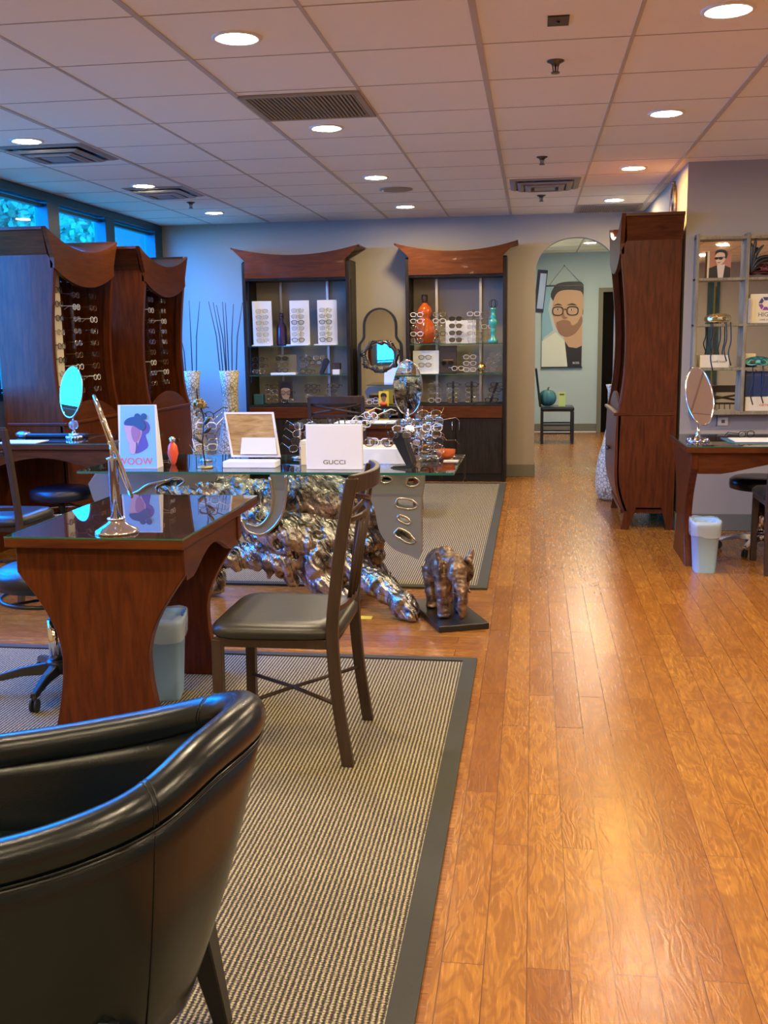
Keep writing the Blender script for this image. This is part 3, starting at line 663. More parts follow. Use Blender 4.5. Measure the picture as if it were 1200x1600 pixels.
# left cabinet, top shelf: three white boards with racks
for i, (px, wd) in enumerate(((412, 0.20), (470, 0.20), (513, 0.20))):
    nm = ['left', 'middle', 'right'][i]; x = px_x(px, YS)
    t = thing('display_board', f'white upright eyewear board with script heading, {nm} one of three on the shelf', 'display board', (x, YS, SH[1]), 0, 'white eyewear boards')
    R = Matrix.Rotation(0.03, 3, 'X')
    MB().box(-wd / 2, wd / 2, 0, 0.012, 0, 0.445, R, (0, 0, 0)).build('board', M_white, t, bev=0.002)
    MB().box(-wd / 2 - (0.03 if i else 0), wd / 2, -0.07, 0.0, 0, 0.012).build('base', M_white, t, bev=0.003)
    mb = MB(); mb.tube(smoothpts([(-0.05 + 0.014 * k, -0.003, 0.41 + (0.010 if k % 2 else -0.008)) for k in range(8)], 4), 0.0022, 5); mb.build('script_heading', M_fr_dark, t)
    MB().box(-0.03, 0.012, -0.012, -0.004, 0.03, 0.37).build('strip', M_cream, t)
    for k in range(6):
        glasses([1, 3, 0][k % 3] if i else [3, 1][k % 2], (x - 0.01 + (0.02 if i == 0 else 0), YS - 0.05, SH[1] + 0.345 - 0.058 * k), 0.25, f'{ORD[k]} wire pair down the {nm} white board', 'eyeglasses on the white boards')
t = thing('glass_bottle', 'dark violet glass bottle between the white boards on the shelf', 'bottle', (px_x(441, 10.38), 10.40, SH[1]))
MB().lathe([(0.05, 0), (0.056, 0.02), (0.055, 0.16), (0.048, 0.2), (0.022, 0.235), (0.018, 0.26), (0.024, 0.27), (0.024, 0.29)], n=20).build('body', M_violet, t)
MB().lathe([(0.022, 0.29), (0.024, 0.3), (0.02, 0.325)], n=14).build('stopper', M_violet, t)
# second shelf
rack(px_x(404, YS), YS, SH[2], 3, f'at the left end, lower shelf {c1}', [0, 0, 1])
x = px_x(443, YS); t = thing('display_block', 'gold upright card with a white base holding sunglasses on a lower shelf', 'display', (x, YS + 0.04, SH[2]))
MB().box(-0.07, 0.12, 0.02, 0.035, 0.012, 0.20).build('card', M_brass, t); MB().box(-0.13, 0.13, -0.08, 0.04, 0, 0.022).build('base', M_white, t, bev=0.003)
for k in range(3): glasses([5, 2, 0][k], (x - 0.02, YS, SH[2] + 0.165 - 0.06 * k), 0.1, f'{ORD[k]} pair down in front of the gold card', 'eyeglasses before the gold card')
rack(px_x(478, YS), YS, SH[2], 3, f'right of the gold card {c1}', [0, 1, 0])
def zstand(x, y, z, label, s=1.0, rz=0):
    t = thing('display_stand', label, 'eyeglass stand', (x, y, z), rz)
    MB().prism([(-0.04 * s, 0), (0.05 * s, 0), (0.05 * s, 0.008 * s), (-0.015 * s, 0.014 * s), (0.05 * s, 0.13 * s), (0.025 * s, 0.165 * s), (0.0, 0.16 * s), (-0.05 * s, 0.02 * s)], 'y', -0.03 * s, 0.03 * s).build('bent_body', M_black, t, bev=0.003)
    MB().box(-0.045 * s, 0.055 * s, -0.035 * s, 0.035 * s, 0, 0.004).build('base', M_black, t)
    return t
zstand(px_x(507, YS), YS, SH[2], 'small black bent stand on the lower glass shelf of the left back cabinet')
glasses(1, (px_x(500, YS), YS - 0.03, SH[2] + 0.17), 0.2, 'silver pair resting on the small black bent stand in the left cabinet', 'eyeglasses on bent stands')
glasses(0, (px_x(494, YS), YS - 0.03, SH[2] + 0.12), 0.1, 'dark lower pair on the small black bent stand in the left cabinet', 'eyeglasses on bent stands')
t = thing('small_case', 'small dark box on a white block at the shelf end', 'box', (px_x(525, YS), YS, SH[2])); MB().box(-0.045, 0.045, -0.02, 0.04, 0.05, 0.115).build('case', M_brownbox, t, bev=0.004); MB().box(-0.03, 0.045, -0.05, 0.02, 0, 0.05).build('block', M_white, t, bev=0.004)
# counter of the left cabinet
t = thing('teal_box', 'teal blue box at the left end of the left counter', 'box', (px_x(402, YS), YS + 0.03, SH[3])); MB().box(-0.05, 0.05, -0.04, 0.04, 0, 0.10).build('body', M_teal, t, bev=0.003); MB().box(-0.051, 0.051, -0.041, 0.041, 0.085, 0.105).build('lid', M_teal, t, bev=0.003)
rack(px_x(423, YS), YS, SH[3], 4, f'beside the teal box {c1}', [0, 1, 3, 1], step=0.05)
def flat_art(name, pieces, parent, mats, world=False):
    mb = MB()
    for i, (pl_, mi) in enumerate(pieces):
        y = -0.0008 * (i + 1); mb.m = mi
        tri = geometry.tessellate_polygon([[Vector((p[0], p[1], 0)) for p in pl_]])
        mb.add([(p[0], y, p[1]) for p in pl_], [tuple(t_) for t_ in tri])
    o = mb.build(name, mats, parent); return o
SKIN = mat('printed_skin', (0.50, 0.30, 0.17), 0.5); SKIN2 = mat('printed_skin_shadow', (0.26, 0.13, 0.07), 0.5); HAIR = mat('printed_black', (0.015, 0.011, 0.010), 0.5)
PJ = mat('printed_pale_jacket', (0.62, 0.64, 0.54), 0.5); PB = mat('printed_sky_blue', (0.22, 0.42, 0.52), 0.5); PW = mat('printed_grey_white', (0.45, 0.50, 0.50), 0.5)
PLIP = mat('printed_lip', (0.30, 0.12, 0.08), 0.5); PEY = mat('printed_eye_white', (0.6, 0.55, 0.5), 0.5)
def ell(cx_, cy_, a, b_, n=20, rot=0.0):
    return [(cx_ + a * math.cos(q) * math.cos(rot) - b_ * math.sin(q) * math.sin(rot), cy_ + a * math.cos(q) * math.sin(rot) + b_ * math.sin(q) * math.cos(rot)) for q in [2 * PI * k / n for k in range(n)]]
t = thing('portrait_card', 'small card with a dark-haired portrait on the left counter', 'card', (px_x(444, YS), YS + 0.02, SH[3])); MB().box(-0.075, 0.075, 0, 0.006, 0, 0.235).build('card', M_brownbox, t)
flat_art('printed_portrait', [(sp2([(-0.05, 0.10), (-0.06, 0.17), (-0.03, 0.225), (0.03, 0.225), (0.06, 0.18), (0.05, 0.10), (0, 0.05)]), 1), (sp2([(-0.04, 0.16), (-0.045, 0.10), (-0.02, 0.055), (0.025, 0.055), (0.045, 0.10), (0.04, 0.16)]), 0), ([(-0.07, 0), (0.07, 0), (0.05, 0.05), (-0.05, 0.05)], 1)], t, [SKIN, HAIR])
glasses(0, (px_x(446, YS), YS - 0.02, SH[3] + 0.12), 0, 'dark pair in front of the small portrait card on the counter', 'eyeglasses before the portrait card')
glasses(1, (px_x(448, YS), YS - 0.03, SH[3] + 0.04), 0, 'silver pair lying before the small portrait card on the counter', 'eyeglasses before the portrait card')
rack(px_x(485, YS), YS, SH[3], 4, f'in the middle of the counter {c1}', [0, 0, 1, 3], step=0.05)
rack(px_x(510, YS), YS, SH[3], 4, f'leaning right, counter end {c1}', [0, 1, 1, 3], lean=0.35, step=0.05)
# right cabinet, top shelf
t = thing('gourd_vase', 'amber glass gourd vase on the top shelf of the right cabinet', 'vase', (px_x(664, YS + 0.05), YS + 0.06, SH[1]))
MB().lathe([(0.055, 0), (0.085, 0.02), (0.115, 0.08), (0.12, 0.13), (0.10, 0.19), (0.06, 0.235), (0.05, 0.25), (0.07, 0.28), (0.075, 0.32), (0.06, 0.36), (0.03, 0.385), (0.024, 0.40)], n=28).build('body', M_amber, t)
MB().lathe([(0.024, 0.40), (0.024, 0.42), (0.03, 0.43), (0.03, 0.475), (0.02, 0.48)], n=16).build('neck', M_brownbox, t)
rack(px_x(652, YS - 0.08), YS - 0.09, SH[1], 5, f'before the amber vase {c2}', [4, 4, 1, 4, 1])
rack(px_x(687, YS - 0.06), YS - 0.07, SH[1], 5, f'just right of the amber vase {c2}', [1, 4, 1, 0, 1])
t = thing('white_backboard', 'low white backboard behind the sunglasses on the top shelf', 'display board', (px_x(720, YS + 0.05), YS + 0.06, SH[1])); MB().box(-0.15, 0.15, 0, 0.01, 0, 0.225).build('board', M_white, t, bev=0.002); MB().box(-0.12, 0.12, -0.03, 0.03, 0, 0.006).build('base', M_white, t)
rack(px_x(712, YS - 0.03), YS - 0.03, SH[1], 4, f'of sunglasses before the white backboard {c2}', [5, 5, 5, 5], step=0.068)
rack(px_x(740, YS - 0.03), YS - 0.03, SH[1], 5, f'right of the sunglasses stand {c2}', [4, 1, 1, 3, 1])
rack(px_x(762, YS - 0.05), YS - 0.05, SH[1], 5, f'left of the green baluster {c2}', [1, 1, 4, 1, 1])
t = thing('baluster_ornament', 'glossy green turned baluster with a black wire ball on top', 'ornament', (px_x(771, YS), YS - 0.1, SH[1]))
MB().lathe([(0.045, 0), (0.045, 0.03), (0.025, 0.045), (0.02, 0.10), (0.032, 0.115), (0.02, 0.13), (0.022, 0.15), (0.045, 0.19), (0.04, 0.22), (0.02, 0.235), (0.034, 0.25), (0.02, 0.27), (0.018, 0.31), (0.03, 0.32), (0.03, 0.335)], n=22).build('turned_body', M_tealgloss, t)
mb = MB()
for a in (0, 1.0, 2.1): mb.tube([(0.04 * math.cos(q) * math.cos(a), 0.04 * math.cos(q) * math.sin(a), 0.375 + 0.04 * math.sin(q)) for q in [2 * PI * k / 20 for k in range(20)]], 0.003, 5, closed=True)
mb.build('wire_ball', M_black, t)
# lower shelf
t = thing('eyewear_box', 'open white card box with eyeglasses on the lower shelf of the right cabinet', 'display', (px_x(665, YS), YS + 0.02, SH[2])); MB().box(-0.13, 0.13, 0.02, 0.03, 0, 0.225).build('back_card', M_white, t); MB().box(-0.13, 0.13, -0.05, 0.02, 0, 0.012).build('tray', M_white, t)
for k in range(2): glasses([0, 2][k], (px_x(664, YS), YS - 0.01, SH[2] + 0.16 - 0.075 * k), 0, f'{["upper", "lower"][k]} pair on the open white card box', 'eyeglasses on the white card box')
t = thing('dark_case_box', 'dark brown upright box behind sunglasses on the lower shelf', 'box', (px_x(700, YS), YS + 0.04, SH[2])); MB().box(-0.085, 0.085, -0.02, 0.03, 0, 0.27).build('body', M_brownbox, t, bev=0.003); MB().box(-0.05, 0.05, -0.022, -0.02, 0.13, 0.135).build('gold_line', M_gold, t)
glasses(5, (px_x(699, YS), YS - 0.03, SH[2] + 0.10), 0, 'dark-lensed pair in front of the dark brown upright box', 'loose eyeglasses on the lower shelf')
glasses(4, (px_x(716, YS), YS - 0.06, SH[2] + 0.05), 0.3, 'pale pair lying at the right of the dark brown upright box', 'loose eyeglasses on the lower shelf')
rack(px_x(734, YS), YS, SH[2], 3, f'of pale frames, lower shelf {c2}', [4, 4, 4])
t = thing('gold_ball_ornament', 'small round gold ornament beside the leaning frame stand', 'ornament', (px_x(752, YS), YS, SH[2])); MB().ball((0, 0, 0.055), 0.045).build('ball', M_gold, t); MB().lathe([(0.03, 0), (0.012, 0.015)], n=12).build('foot', M_gold, t); MB().lathe([(0.012, 0.098), (0.006, 0.125)], n=8).build('spout', M_gold, t)
rack(px_x(763, YS), YS - 0.03, SH[2], 4, f'leaning right, lower shelf end {c2}', [1, 3, 1, 3], lean=0.4, step=0.048)
# counter
rack(px_x(679, YS), YS, SH[3], 4, f'first from the left on the counter {c2}', [3, 1, 3, 4], step=0.05)
rack(px_x(708, YS), YS, SH[3], 4, f'second from the left on the counter {c2}', [0, 1, 3, 3], step=0.05, dark=True)
rack(px_x(737, YS), YS, SH[3], 4, f'third from the left on the counter {c2}', [0, 3, 1, 3], step=0.05, dark=True)
rack(px_x(766, YS), YS, SH[3], 4, f'leaning right, counter end {c2}', [0, 0, 1, 0], lean=0.35, step=0.05, dark=True)

# ---- arched mirror with carved wreath between the back cabinets
MX, MY = -1.505, 10.30
t = thing('standing_mirror', 'tall black arched mirror with a carved wreath, between the two back cabinets', 'mirror', (MX, MY, 0.0))
def arch_out(w_, sh, zt, n=14):
    # keyhole outline: wide below, shoulders, narrower round top
    L_ = [(-w_, 0.02), (-w_, sh)]; r = w_ * 0.76
    L_ += [(-w_ * 0.97, sh + 0.03), (-r - 0.01, sh + 0.075)]
    zc = zt - r
    L_ += [(-r, sh + 0.10)] + [(-r * math.cos(q), zc + r * math.sin(q)) for q in [PI * k / n for k in range(n + 1)]] + [(r, sh + 0.10), (r + 0.01, sh + 0.075), (w_ * 0.97, sh + 0.03), (w_, sh)]
    return L_ + [(w_, 0.02)]
outer = arch_out(0.225, 1.34, 1.72); inner = [(x * 0.87, 0.08 + (z - 0.02) * 0.955) for x, z in outer]
MB().prism(outer, 'y', -0.02, 0.03, holes=[inner]).build('frame', M_blackwood, t, bev=0.006, seg=2)
MB().prism(inner, 'y', 0.0, 0.008).build('mirror_glass', M_mirror, t)
mb = MB()
for q in [2 * PI * k / 60 for k in range(60)]:
    rr = 0.012 + 0.006 * math.sin(9 * q); px_, pz_ = 0.165 * math.cos(q), 1.245 + 0.145 * math.sin(q)
    d_ = Vector((-math.sin(q + 0.6), -0.3, math.cos(q + 0.6))); o_ = Vector((math.cos(q), 0, math.sin(q)))
    c = Vector((px_, -0.035, pz_)) + o_ * 0.016 * math.sin(7 * q)
    mb.ball(c, (rr * 1.9, rr, rr * 0.9), 8, 5, R=Matrix.Rotation(-(q + 0.9 * math.sin(5 * q)), 3, 'Y'))
mb.tube([(0.165 * math.cos(q), -0.03, 1.245 + 0.145 * math.sin(q)) for q in [2 * PI * k / 40 for k in range(40)]], 0.013, 8, closed=True)
mb.build('carved_wreath', M_pewter, t)
Rm = Matrix.Rotation(0.42, 3, 'Z')
MB().prism(ell(0, 0, 0.145, 0.125, 30), 'y', -0.02, -0.012).build('oval_glass', M_mirror, t).matrix_local = Matrix.Translation((0, 0, 1.245)) @ Matrix.Rotation(-0.16, 4, 'Z')
t = thing('reflected_yellow_card', 'yellow portrait card, a mirror reflection built solid at the arched mirror foot', 'card', (-1.455, 10.14, 0.76))  # card known only as a reflection in the mirror, built here as a solid
MB().box(-0.05, 0.05, 0, 0.005, 0, 0.145).build('card', M_yellow, t)
flat_art('printed_portrait', [(sp2([(-0.03, 0.09), (-0.025, 0.12), (0.0, 0.128), (0.026, 0.115), (0.028, 0.085), (0, 0.075)]), 0), (sp2([(-0.02, 0.09), (-0.022, 0.06), (0.0, 0.038), (0.018, 0.055), (0.02, 0.09)]), 1), ([(-0.03, 0.0), (0.035, 0.0), (0.02, 0.035), (-0.01, 0.04)], 0)], t, [HAIR, SKIN2])
glasses(4, (-1.56, 10.10, 0.80), 0.5, 'pale pink pair, a mirror reflection built solid left of the yellow card', 'eyeglasses by the arched mirror')  # glasses from the same reflection, also built solid
g = MB(); g.ball((0, 0, 0.02), (0.04, 0.025, 0.02)); tag(g.build('orange_pouch', M_red), 'small orange pouch in front of the yellow portrait card', 'pouch').location = (-1.45, 10.08, 0.762)
t = thing('vanity_ledge', 'narrow dark ledge with glass top in front of the arched mirror', 'shelf', (-1.505, 10.13, 0)); MB().box(-0.24, 0.24, -0.1, 0.13, 0.738, 0.76).build('top', M_dark, t)
MB().box(-0.22, -0.2, -0.08, 0.12, 0, 0.738).build('side_board', M_dark, t); MB().box(0.2, 0.22, -0.08, 0.12, 0, 0.738).build('side_board', M_dark, t)
# ---- reed vases
def vase(x, y, label, hh=1.13, reeds=(), s=1.0, tops=None):
    t = thing('floor_vase', label, 'vase', (x, y, 0), 0, 'pebbled cream floor vases')
    MB().lathe([(0.12 * s, 0), (0.155 * s, 0.03), (0.172 * s, 0.12), (0.17 * s, 0.25), (0.15 * s, 0.38), (0.115 * s, 0.5), (0.085 * s, 0.64), (0.076 * s, 0.78), (0.08 * s, 0.95), (0.098 * s, hh), (0.09 * s, hh), (0.07 * s, 0.9), (0.06 * s, 0.6)], n=32).build('body', M_crackle, t)
    for i, (a, dx, dy, hz) in enumerate(reeds):
        MB().tube([(a, 0, 0.5), (a + dx * 0.5, dy * 0.5, (hh + hz) / 2), (a + dx, dy, hz)], [0.006, 0.005, 0.003], 6).build('reed', M_reed, t)
    return t
vase(-2.95, 9.9, 'tall pebbled cream vase with seven dark reeds, beside the left back cabinet', reeds=[(-0.05, -0.13, 0.0, 1.80), (-0.03, -0.12, 0.05, 1.79), (-0.02, -0.02, 0, 1.79), (0.0, 0.0, -0.04, 1.78), (0.01, 0.05, 0.03, 1.77), (0.03, 0.13, 0.0, 1.78), (0.0, -0.09, -0.04, 1.76)])
vase(-3.345, 9.9, 'tall pebbled cream vase with dark reeds, next to the far left cabinet', reeds=[(0.02, 0.0, 0, 1.81), (0.03, 0.09, 0.02, 1.80), (-0.03, -0.10, 0, 1.55), (-0.02, -0.06, -0.03, 1.5)])
vase(0.725, 9.15, 'wide pebbled cream floor vase behind the right side-on cabinet', hh=1.0, s=1.0)
def at(px, py, y):
    r = FW + RT * ((px - 600) / FPX) - UP * ((py - 800) / FPX); return Vector((0, 0, CAMH)) + r * (y / r.y)
# ---- cherry desks with hourglass end panels (local: long side along y, centre at origin)
def hourglass(top, waist, bas, zt, n=10):
    R_ = [(top, zt), (top, zt - 0.10)]
    for k in range(1, n + 1):
        u = k / n; z = (zt - 0.10) + (0.28 - (zt - 0.10)) * u
        R_.append((waist + (top - waist) * (1 - math.sin(u * PI / 2)) ** 1.0, z))
    for k in range(1, n + 1):
        u = k / n; R_.append((waist + (bas - waist) * (1 - math.cos(u * PI / 2)), 0.28 * (1 - u)))
    return R_ + [(-x, z) for x, z in R_[::-1]]
def desk(label, loc, rz, wid, lng, zt=0.75, p0=0.05, p1=0.22, waist=0.165, bas=0.21, top=0.315):
    t = thing('desk', label, 'desk', loc, rz); h, l = wid / 2, lng / 2
    MB().box(-h, h, -l, l, zt - 0.04, zt - 0.006).build('top', M_cherry_h, t, bev=0.003)
    MB().box(-h + 0.002, h - 0.002, -l + 0.002, l - 0.002, zt - 0.006, zt).build('glass_top', M_deskglass, t)
    mb = MB(); e = 0.003
    mb.box(-h, h, -l, -l + e, zt - 0.006, zt).box(-h, h, l - e, l, zt - 0.006, zt).box(-h, -h + e, -l + e, l - e, zt - 0.006, zt).box(h - e, h, -l + e, l - e, zt - 0.006, zt); mb.build('glass_edge', M_gedge, t)
    pg = hourglass(top, waist, bas, zt - 0.04)
    for a in (-l + p0, l - p1 - 0.045): MB().prism(pg, 'y', a, a + 0.045).build('end_panel', M_cherry, t, bev=0.003)
    for s_ in (-1, 1):
        x = s_ * (top - 0.02); a, b_ = -l + p0 + 0.045, l - p1 - 0.045
        low = [(b_ - (b_ - a) * k / 18, zt - 0.17 + 0.075 * (math.sin(PI * min(1, max(0, (k / 18 - 0.12) / 0.76)))) ** 1.2) for k in range(19)]
        MB().prism([(a, zt - 0.04), (b_, zt - 0.04)] + low, 'x', x - 0.012, x + 0.012).build('apron', M_cherry_h, t)
    return t
desk('reddish wooden desk with glass top and hourglass end, nearest the camera', (-1.525, 3.87, 0.0115), 0.0, 0.66, 1.0, 0.74)
desk('reddish wooden desk with glass top at the left window, before the nearest cabinet', (-3.13, 6.53, 0), PI / 2, 0.66, 1.2, 0.79, 0.06, 0.06, 0.2, 0.27)
desk('reddish wooden desk with glass top under the right wall shelves', (1.60, 6.75, 0), -PI / 2, 0.80, 1.36, 0.76, 0.03, 0.05, 0.18, 0.28, 0.37)
desk('reddish wooden desk with glass top before the back wall cabinets', (-1.37, 8.25, 0.0115), PI / 2, 0.52, 1.08, 0.75, 0.06, 0.06, 0.14, 0.2, 0.24)
# ---- side chair: faces +x locally
def side_chair(label, loc, rz):
    t = thing('side_chair', label, 'chair', loc, rz, 'brown side chairs with dark seats')
    mb = MB(); rings = []
    for z, g in ((0.435, 0.0), (0.445, 0.012), (0.465, 0.012), (0.482, -0.006), (0.488, -0.05)):
        rings.append([Vector((x * (0.215 + g) + 0.0, y * (0.235 + g) * (1 - 0.06 * (1 - x) / 2), z + (0.006 if abs(x) < 0.5 and abs(y) < 0.5 else 0))) for x, y in [(math.copysign(abs(math.cos(q)) ** 0.35, math.cos(q)), math.copysign(abs(math.sin(q)) ** 0.35, math.sin(q))) for q in [2 * PI * k / 40 for k in range(40)]]])
    mb.loft(rings); mb.build('seat', M_seat, t)
    mb = MB(); mb.box(-0.2, 0.2, -0.222, -0.2, 0.405, 0.437).box(-0.2, 0.2, 0.2, 0.222, 0.405, 0.437).box(0.18, 0.2, -0.2, 0.2, 0.405, 0.437).box(-0.2, -0.18, -0.2, 0.2, 0.405, 0.437); mb.build('seat_frame', M_chair, t, bev=0.002)
    def rect_tube(pts, a, b_):
        m_ = MB(); R_ = []
        for i, p in enumerate(pts):
            p = Vector(p); R_.append([p + Vector((sx * a, sy * b_, 0)) for sx, sy in ((-1, -1), (1, -1), (1, 1), (-1, 1))])
        m_.loft(R_, True, smooth=False); return m_
    for s_ in (-1, 1):
        rect_tube([(0.2, s_ * 0.205, 0), (0.195, s_ * 0.205, 0.43)], 0.018, 0.018).build('leg', M_chair, t, bev=0.003)
        post = smoothpts([(-0.245, s_ * 0.215, 0.0), (-0.215, s_ * 0.215, 0.22), (-0.2, s_ * 0.215, 0.45), (-0.215, s_ * 0.212, 0.62), (-0.24, s_ * 0.208, 0.80), (-0.275, s_ * 0.205, 0.975)], 4)
        rect_tube(post, 0.02, 0.014).build('rear_post', M_chair, t, bev=0.003)
    def bowed(z0, z1, x0, th, y=0.2, bow=0.045):
        m_ = MB(); R_ = []
        for k in range(13):
            u = -1 + 2 * k / 12; xx = x0 - bow * (1 - u * u); R_.append([Vector((xx + dx, u * y, z)) for dx, z in ((-th, z0), (th, z0), (th - 0.004, z1), (-th - 0.004, z1))])
        m_.loft(R_, True, smooth=False); return m_
    bowed(0.925, 0.985, -0.268, 0.010, 0.215, 0.05).build('top_rail', M_chair, t, bev=0.003)
    bowed(0.525, 0.545, -0.205, 0.007, 0.205, 0.03).build('lower_rail', M_chair, t)
    bowed(0.825, 0.84, -0.245, 0.007, 0.205, 0.04).build('middle_rail', M_chair, t)
    for s_ in (-1, 1):
        pts = [(-0.245 - 0.012 * 0 - 0.045 * (1 - (-1 + 2 * k / 12) ** 2) - 0.0 + (0.0 if s_ > 0 else 0.006), -0.205 + 0.41 * k / 12, (0.845 + 0.075 * (k / 12 if s_ > 0 else 1 - k / 12))) for k in range(13)]
        MB().tube(pts, 0.006, 8, ry=0.009).build('cross_bar', M_chair, t)
    for y in (-0.066, -0.022, 0.022, 0.066):
        bx = lambda z: -0.205 - 0.03 * (1 - (y / 0.205) ** 2) - (z - 0.535) / 0.295 * 0.05
        MB().tube([(bx(0.535), y, 0.535), (bx(0.68) , y, 0.68), (bx(0.835), y, 0.835)], 0.0045, 6, ry=0.009).build('slat', M_chair, t)
    for a, b_ in (((0.195, -0.2, 0.17), (-0.218, 0.21, 0.21)), ((0.195, 0.2, 0.17), (-0.218, -0.21, 0.21))):
        MB().tube([a, ((a[0] + b_[0]) / 2, 0, 0.195), b_], 0.0075, 8, ry=0.0075).build('stretcher', M_chair, t)
    return t
ch = side_chair('brown side chair with black seat pulled up to the right of the nearest desk', (-0.845, 3.44, 0.0115), PI)
dup(ch, (-2.99, 5.42, 0.0), PI / 2, 'brown side chair with black seat before the left window desk')
dup(ch, (-1.48, 8.02, 0.0115), PI / 2, 'brown side chair whose crossed back shows before the back desk')
dup(ch, (1.605, 6.49, 0), PI / 2, 'brown side chair partly in frame before the right wall desk')
# ---- stools
def stool(label, loc, zs, star_rot=0.0, chrome=True, rr=0.20, ringz=0.33):
    t = thing('rolling_stool', label, 'stool', loc, 0, 'round rolling stools'); met = M_chrome if chrome else M_black
    MB().lathe([(rr - 0.03, zs - 0.085), (rr - 0.004, zs - 0.078), (rr, zs - 0.05), (rr - 0.002, zs - 0.02), (rr - 0.03, zs - 0.004), (rr * 0.5, zs)], n=40).build('seat', M_stoolv, t)
    MB().cyl((0, 0, 0.11), (0, 0, 0.30), 0.030, 20).build('gas_cylinder', M_chrome, t)
    MB().cyl((0, 0, 0.29), (0, 0, zs - 0.08), 0.022, 20).build('post', M_black, t)
    if ringz:
        mb = MB(); mb.tube([(rr * 0.92 * math.cos(q), rr * 0.92 * math.sin(q), ringz) for q in [2 * PI * k / 36 for k in range(36)]], 0.009, 8, closed=True)
        for k in range(3): mb.tube([(0.02 * math.cos(k * 2.09), 0.02 * math.sin(k * 2.09), ringz - 0.01), (rr * 0.92 * math.cos(k * 2.09), rr * 0.92 * math.sin(k * 2.09), ringz)], 0.006, 6)
        mb.build('foot_ring', met, t)
    mb = MB(); mb.tube([(0.0, 0, zs - 0.09), (0.12, -0.08, zs - 0.11), (0.19, -0.12, zs - 0.12)], 0.006, 6); mb.tube([(0.16, -0.1, zs - 0.115), (0.22, -0.14, zs - 0.13)], 0.012, 8); mb.build('lever', M_black, t)
    mb = MB(); mb.lathe([(0.045, 0.075), (0.05, 0.09), (0.045, 0.125), (0.032, 0.13)], n=20)
    for k in range(5):
        a = star_rot + k * 2 * PI / 5; c, s_ = math.cos(a), math.sin(a); R_ = []
        for r_, hw_, zt_, zb_ in ((0.03, 0.028, 0.12, 0.075), (0.14, 0.02, 0.108, 0.075), (0.27, 0.016, 0.078, 0.055)):
            ctr = Vector((r_ * c, r_ * s_, 0)); n_ = Vector((-s_, c, 0)); R_.append([ctr + n_ * hw_ + Vector((0, 0, zb_)), ctr - n_ * hw_ + Vector((0, 0, zb_)), ctr - n_ * hw_ * 0.6 + Vector((0, 0, zt_)), ctr + n_ * hw_ * 0.6 + Vector((0, 0, zt_))])
        mb.loft(R_, True, smooth=False)
    mb.build('star_base', met, t, bev=0.003)
    for k in range(5):
        a = star_rot + k * 2 * PI / 5; c, s_ = math.cos(a) * 0.262, math.sin(a) * 0.262
        mb = MB(); mb.cyl((c, s_, 0.04), (c, s_, 0.062), 0.009, 8)
        for q in (-0.014, 0.014): mb.cyl((c - s_ * q * 3.8 - 0.0, s_ + c * q * 3.8, 0.026), (c - s_ * q * 1.5, s_ + c * q * 1.5, 0.026), 0.026, 14)
        mb.build('caster', M_rubber, t)
    return t
stool('round dark stool with chrome column, behind the nearest desk on the left', (-1.93, 3.86, 0.0115), 0.53, 3.55, chrome=False, rr=0.22, ringz=0.40)
stool('round dark stool under the left window desk', (-3.07, 6.36, 0), 0.49, 0.3)
stool('round dark stool with chrome star base under the right desk', (1.50, 6.98, 0), 0.50, 2.9, rr=0.21, ringz=None)
# ---- leather tub chair in the foreground
t = thing('tub_chair', 'large black leather tub armchair in the bottom left foreground', 'armchair', (-0.85, 1.7, 0))
rim = smoothpts([(-1.20, 1.41, .545), (-1.0, 1.415, .575), (-.83, 1.43, .612), (-.70, 1.452, .652), (-.61, 1.495, .69), (-.55, 1.59, .733), (-.515, 1.715, .748), (-.555, 1.85, .722), (-.64, 1.925, .683), (-.80, 1.96, .63), (-1.0, 1.965, .585), (-1.20, 1.96, .55)], 6)
n_ = len(rim); outer_r, inner_r, rolls = [], [], []
ctr = Vector((-0.95, 1.70, 0))
for i, p in enumerate(rim):
    a = rim[max(i - 1, 0)]; b_ = rim[min(i + 1, n_ - 1)]; tg = (b_ - a); tg.z = 0; tg.normalize(); nrm = Vector((tg.y, -tg.x, 0)); 
    back = max(0.0, min(1.0, (p.x + 0.75) / 0.25)); ins = 0.03 + 0.10 * back
    rolls.append([p + nrm * 0.040 * math.cos(q) + Vector((0, 0, 0.040 * math.sin(q))) for q in [2 * PI * k / 16 for k in range(16)]])
    bo = p - nrm * ins; 
    O = [Vector((p.x, p.y, p.z - 0.03)) + nrm * 0.030]
    for k in range(1, 9):
        u = k / 8; q = p * (1 - u) + Vector((bo.x, bo.y, 0.19)) * u; q = Vector((q.x, q.y, (p.z - 0.03) * (1 - u) + 0.19 * u)) + nrm * (0.030 * (1 - u) + 0.012 * math.sin(PI * u)); O.append(q)
    I = []
    for k in range(0, 8):
        u = k / 7; q = p - nrm * (0.030 + 0.02 * math.sin(PI * u * 0.5) + (ins - 0.02) * u * 0.8); I.append(Vector((q.x, q.y, (p.z - 0.02) * (1 - u) + 0.34 * u)))
    outer_r.append(O); inner_r.append(I)
def strip(rows, name, m, th=0.0):
    mb = MB(); k = len(rows[0]); mb.add([q for r in rows for q in r], [(i * k + j, i * k + j + 1, (i + 1) * k + j + 1, (i + 1) * k + j) for i in range(len(rows) - 1) for j in range(k - 1)], True); return mb
body = []
for O, I in zip(outer_r, inner_r): body.append(O + [Vector((I[-1].x, I[-1].y, 0.19))] + I[::-1])
mb = MB(); mb.loft(body, True, smooth=True); mb.build('shell', M_leather, t, world=True)
mb = MB(); mb.loft(rolls, True); 
mb.ball(rim[0], 0.04); mb.ball(rim[-1], 0.04); mb.build('rolled_rim', M_leather, t, world=True)
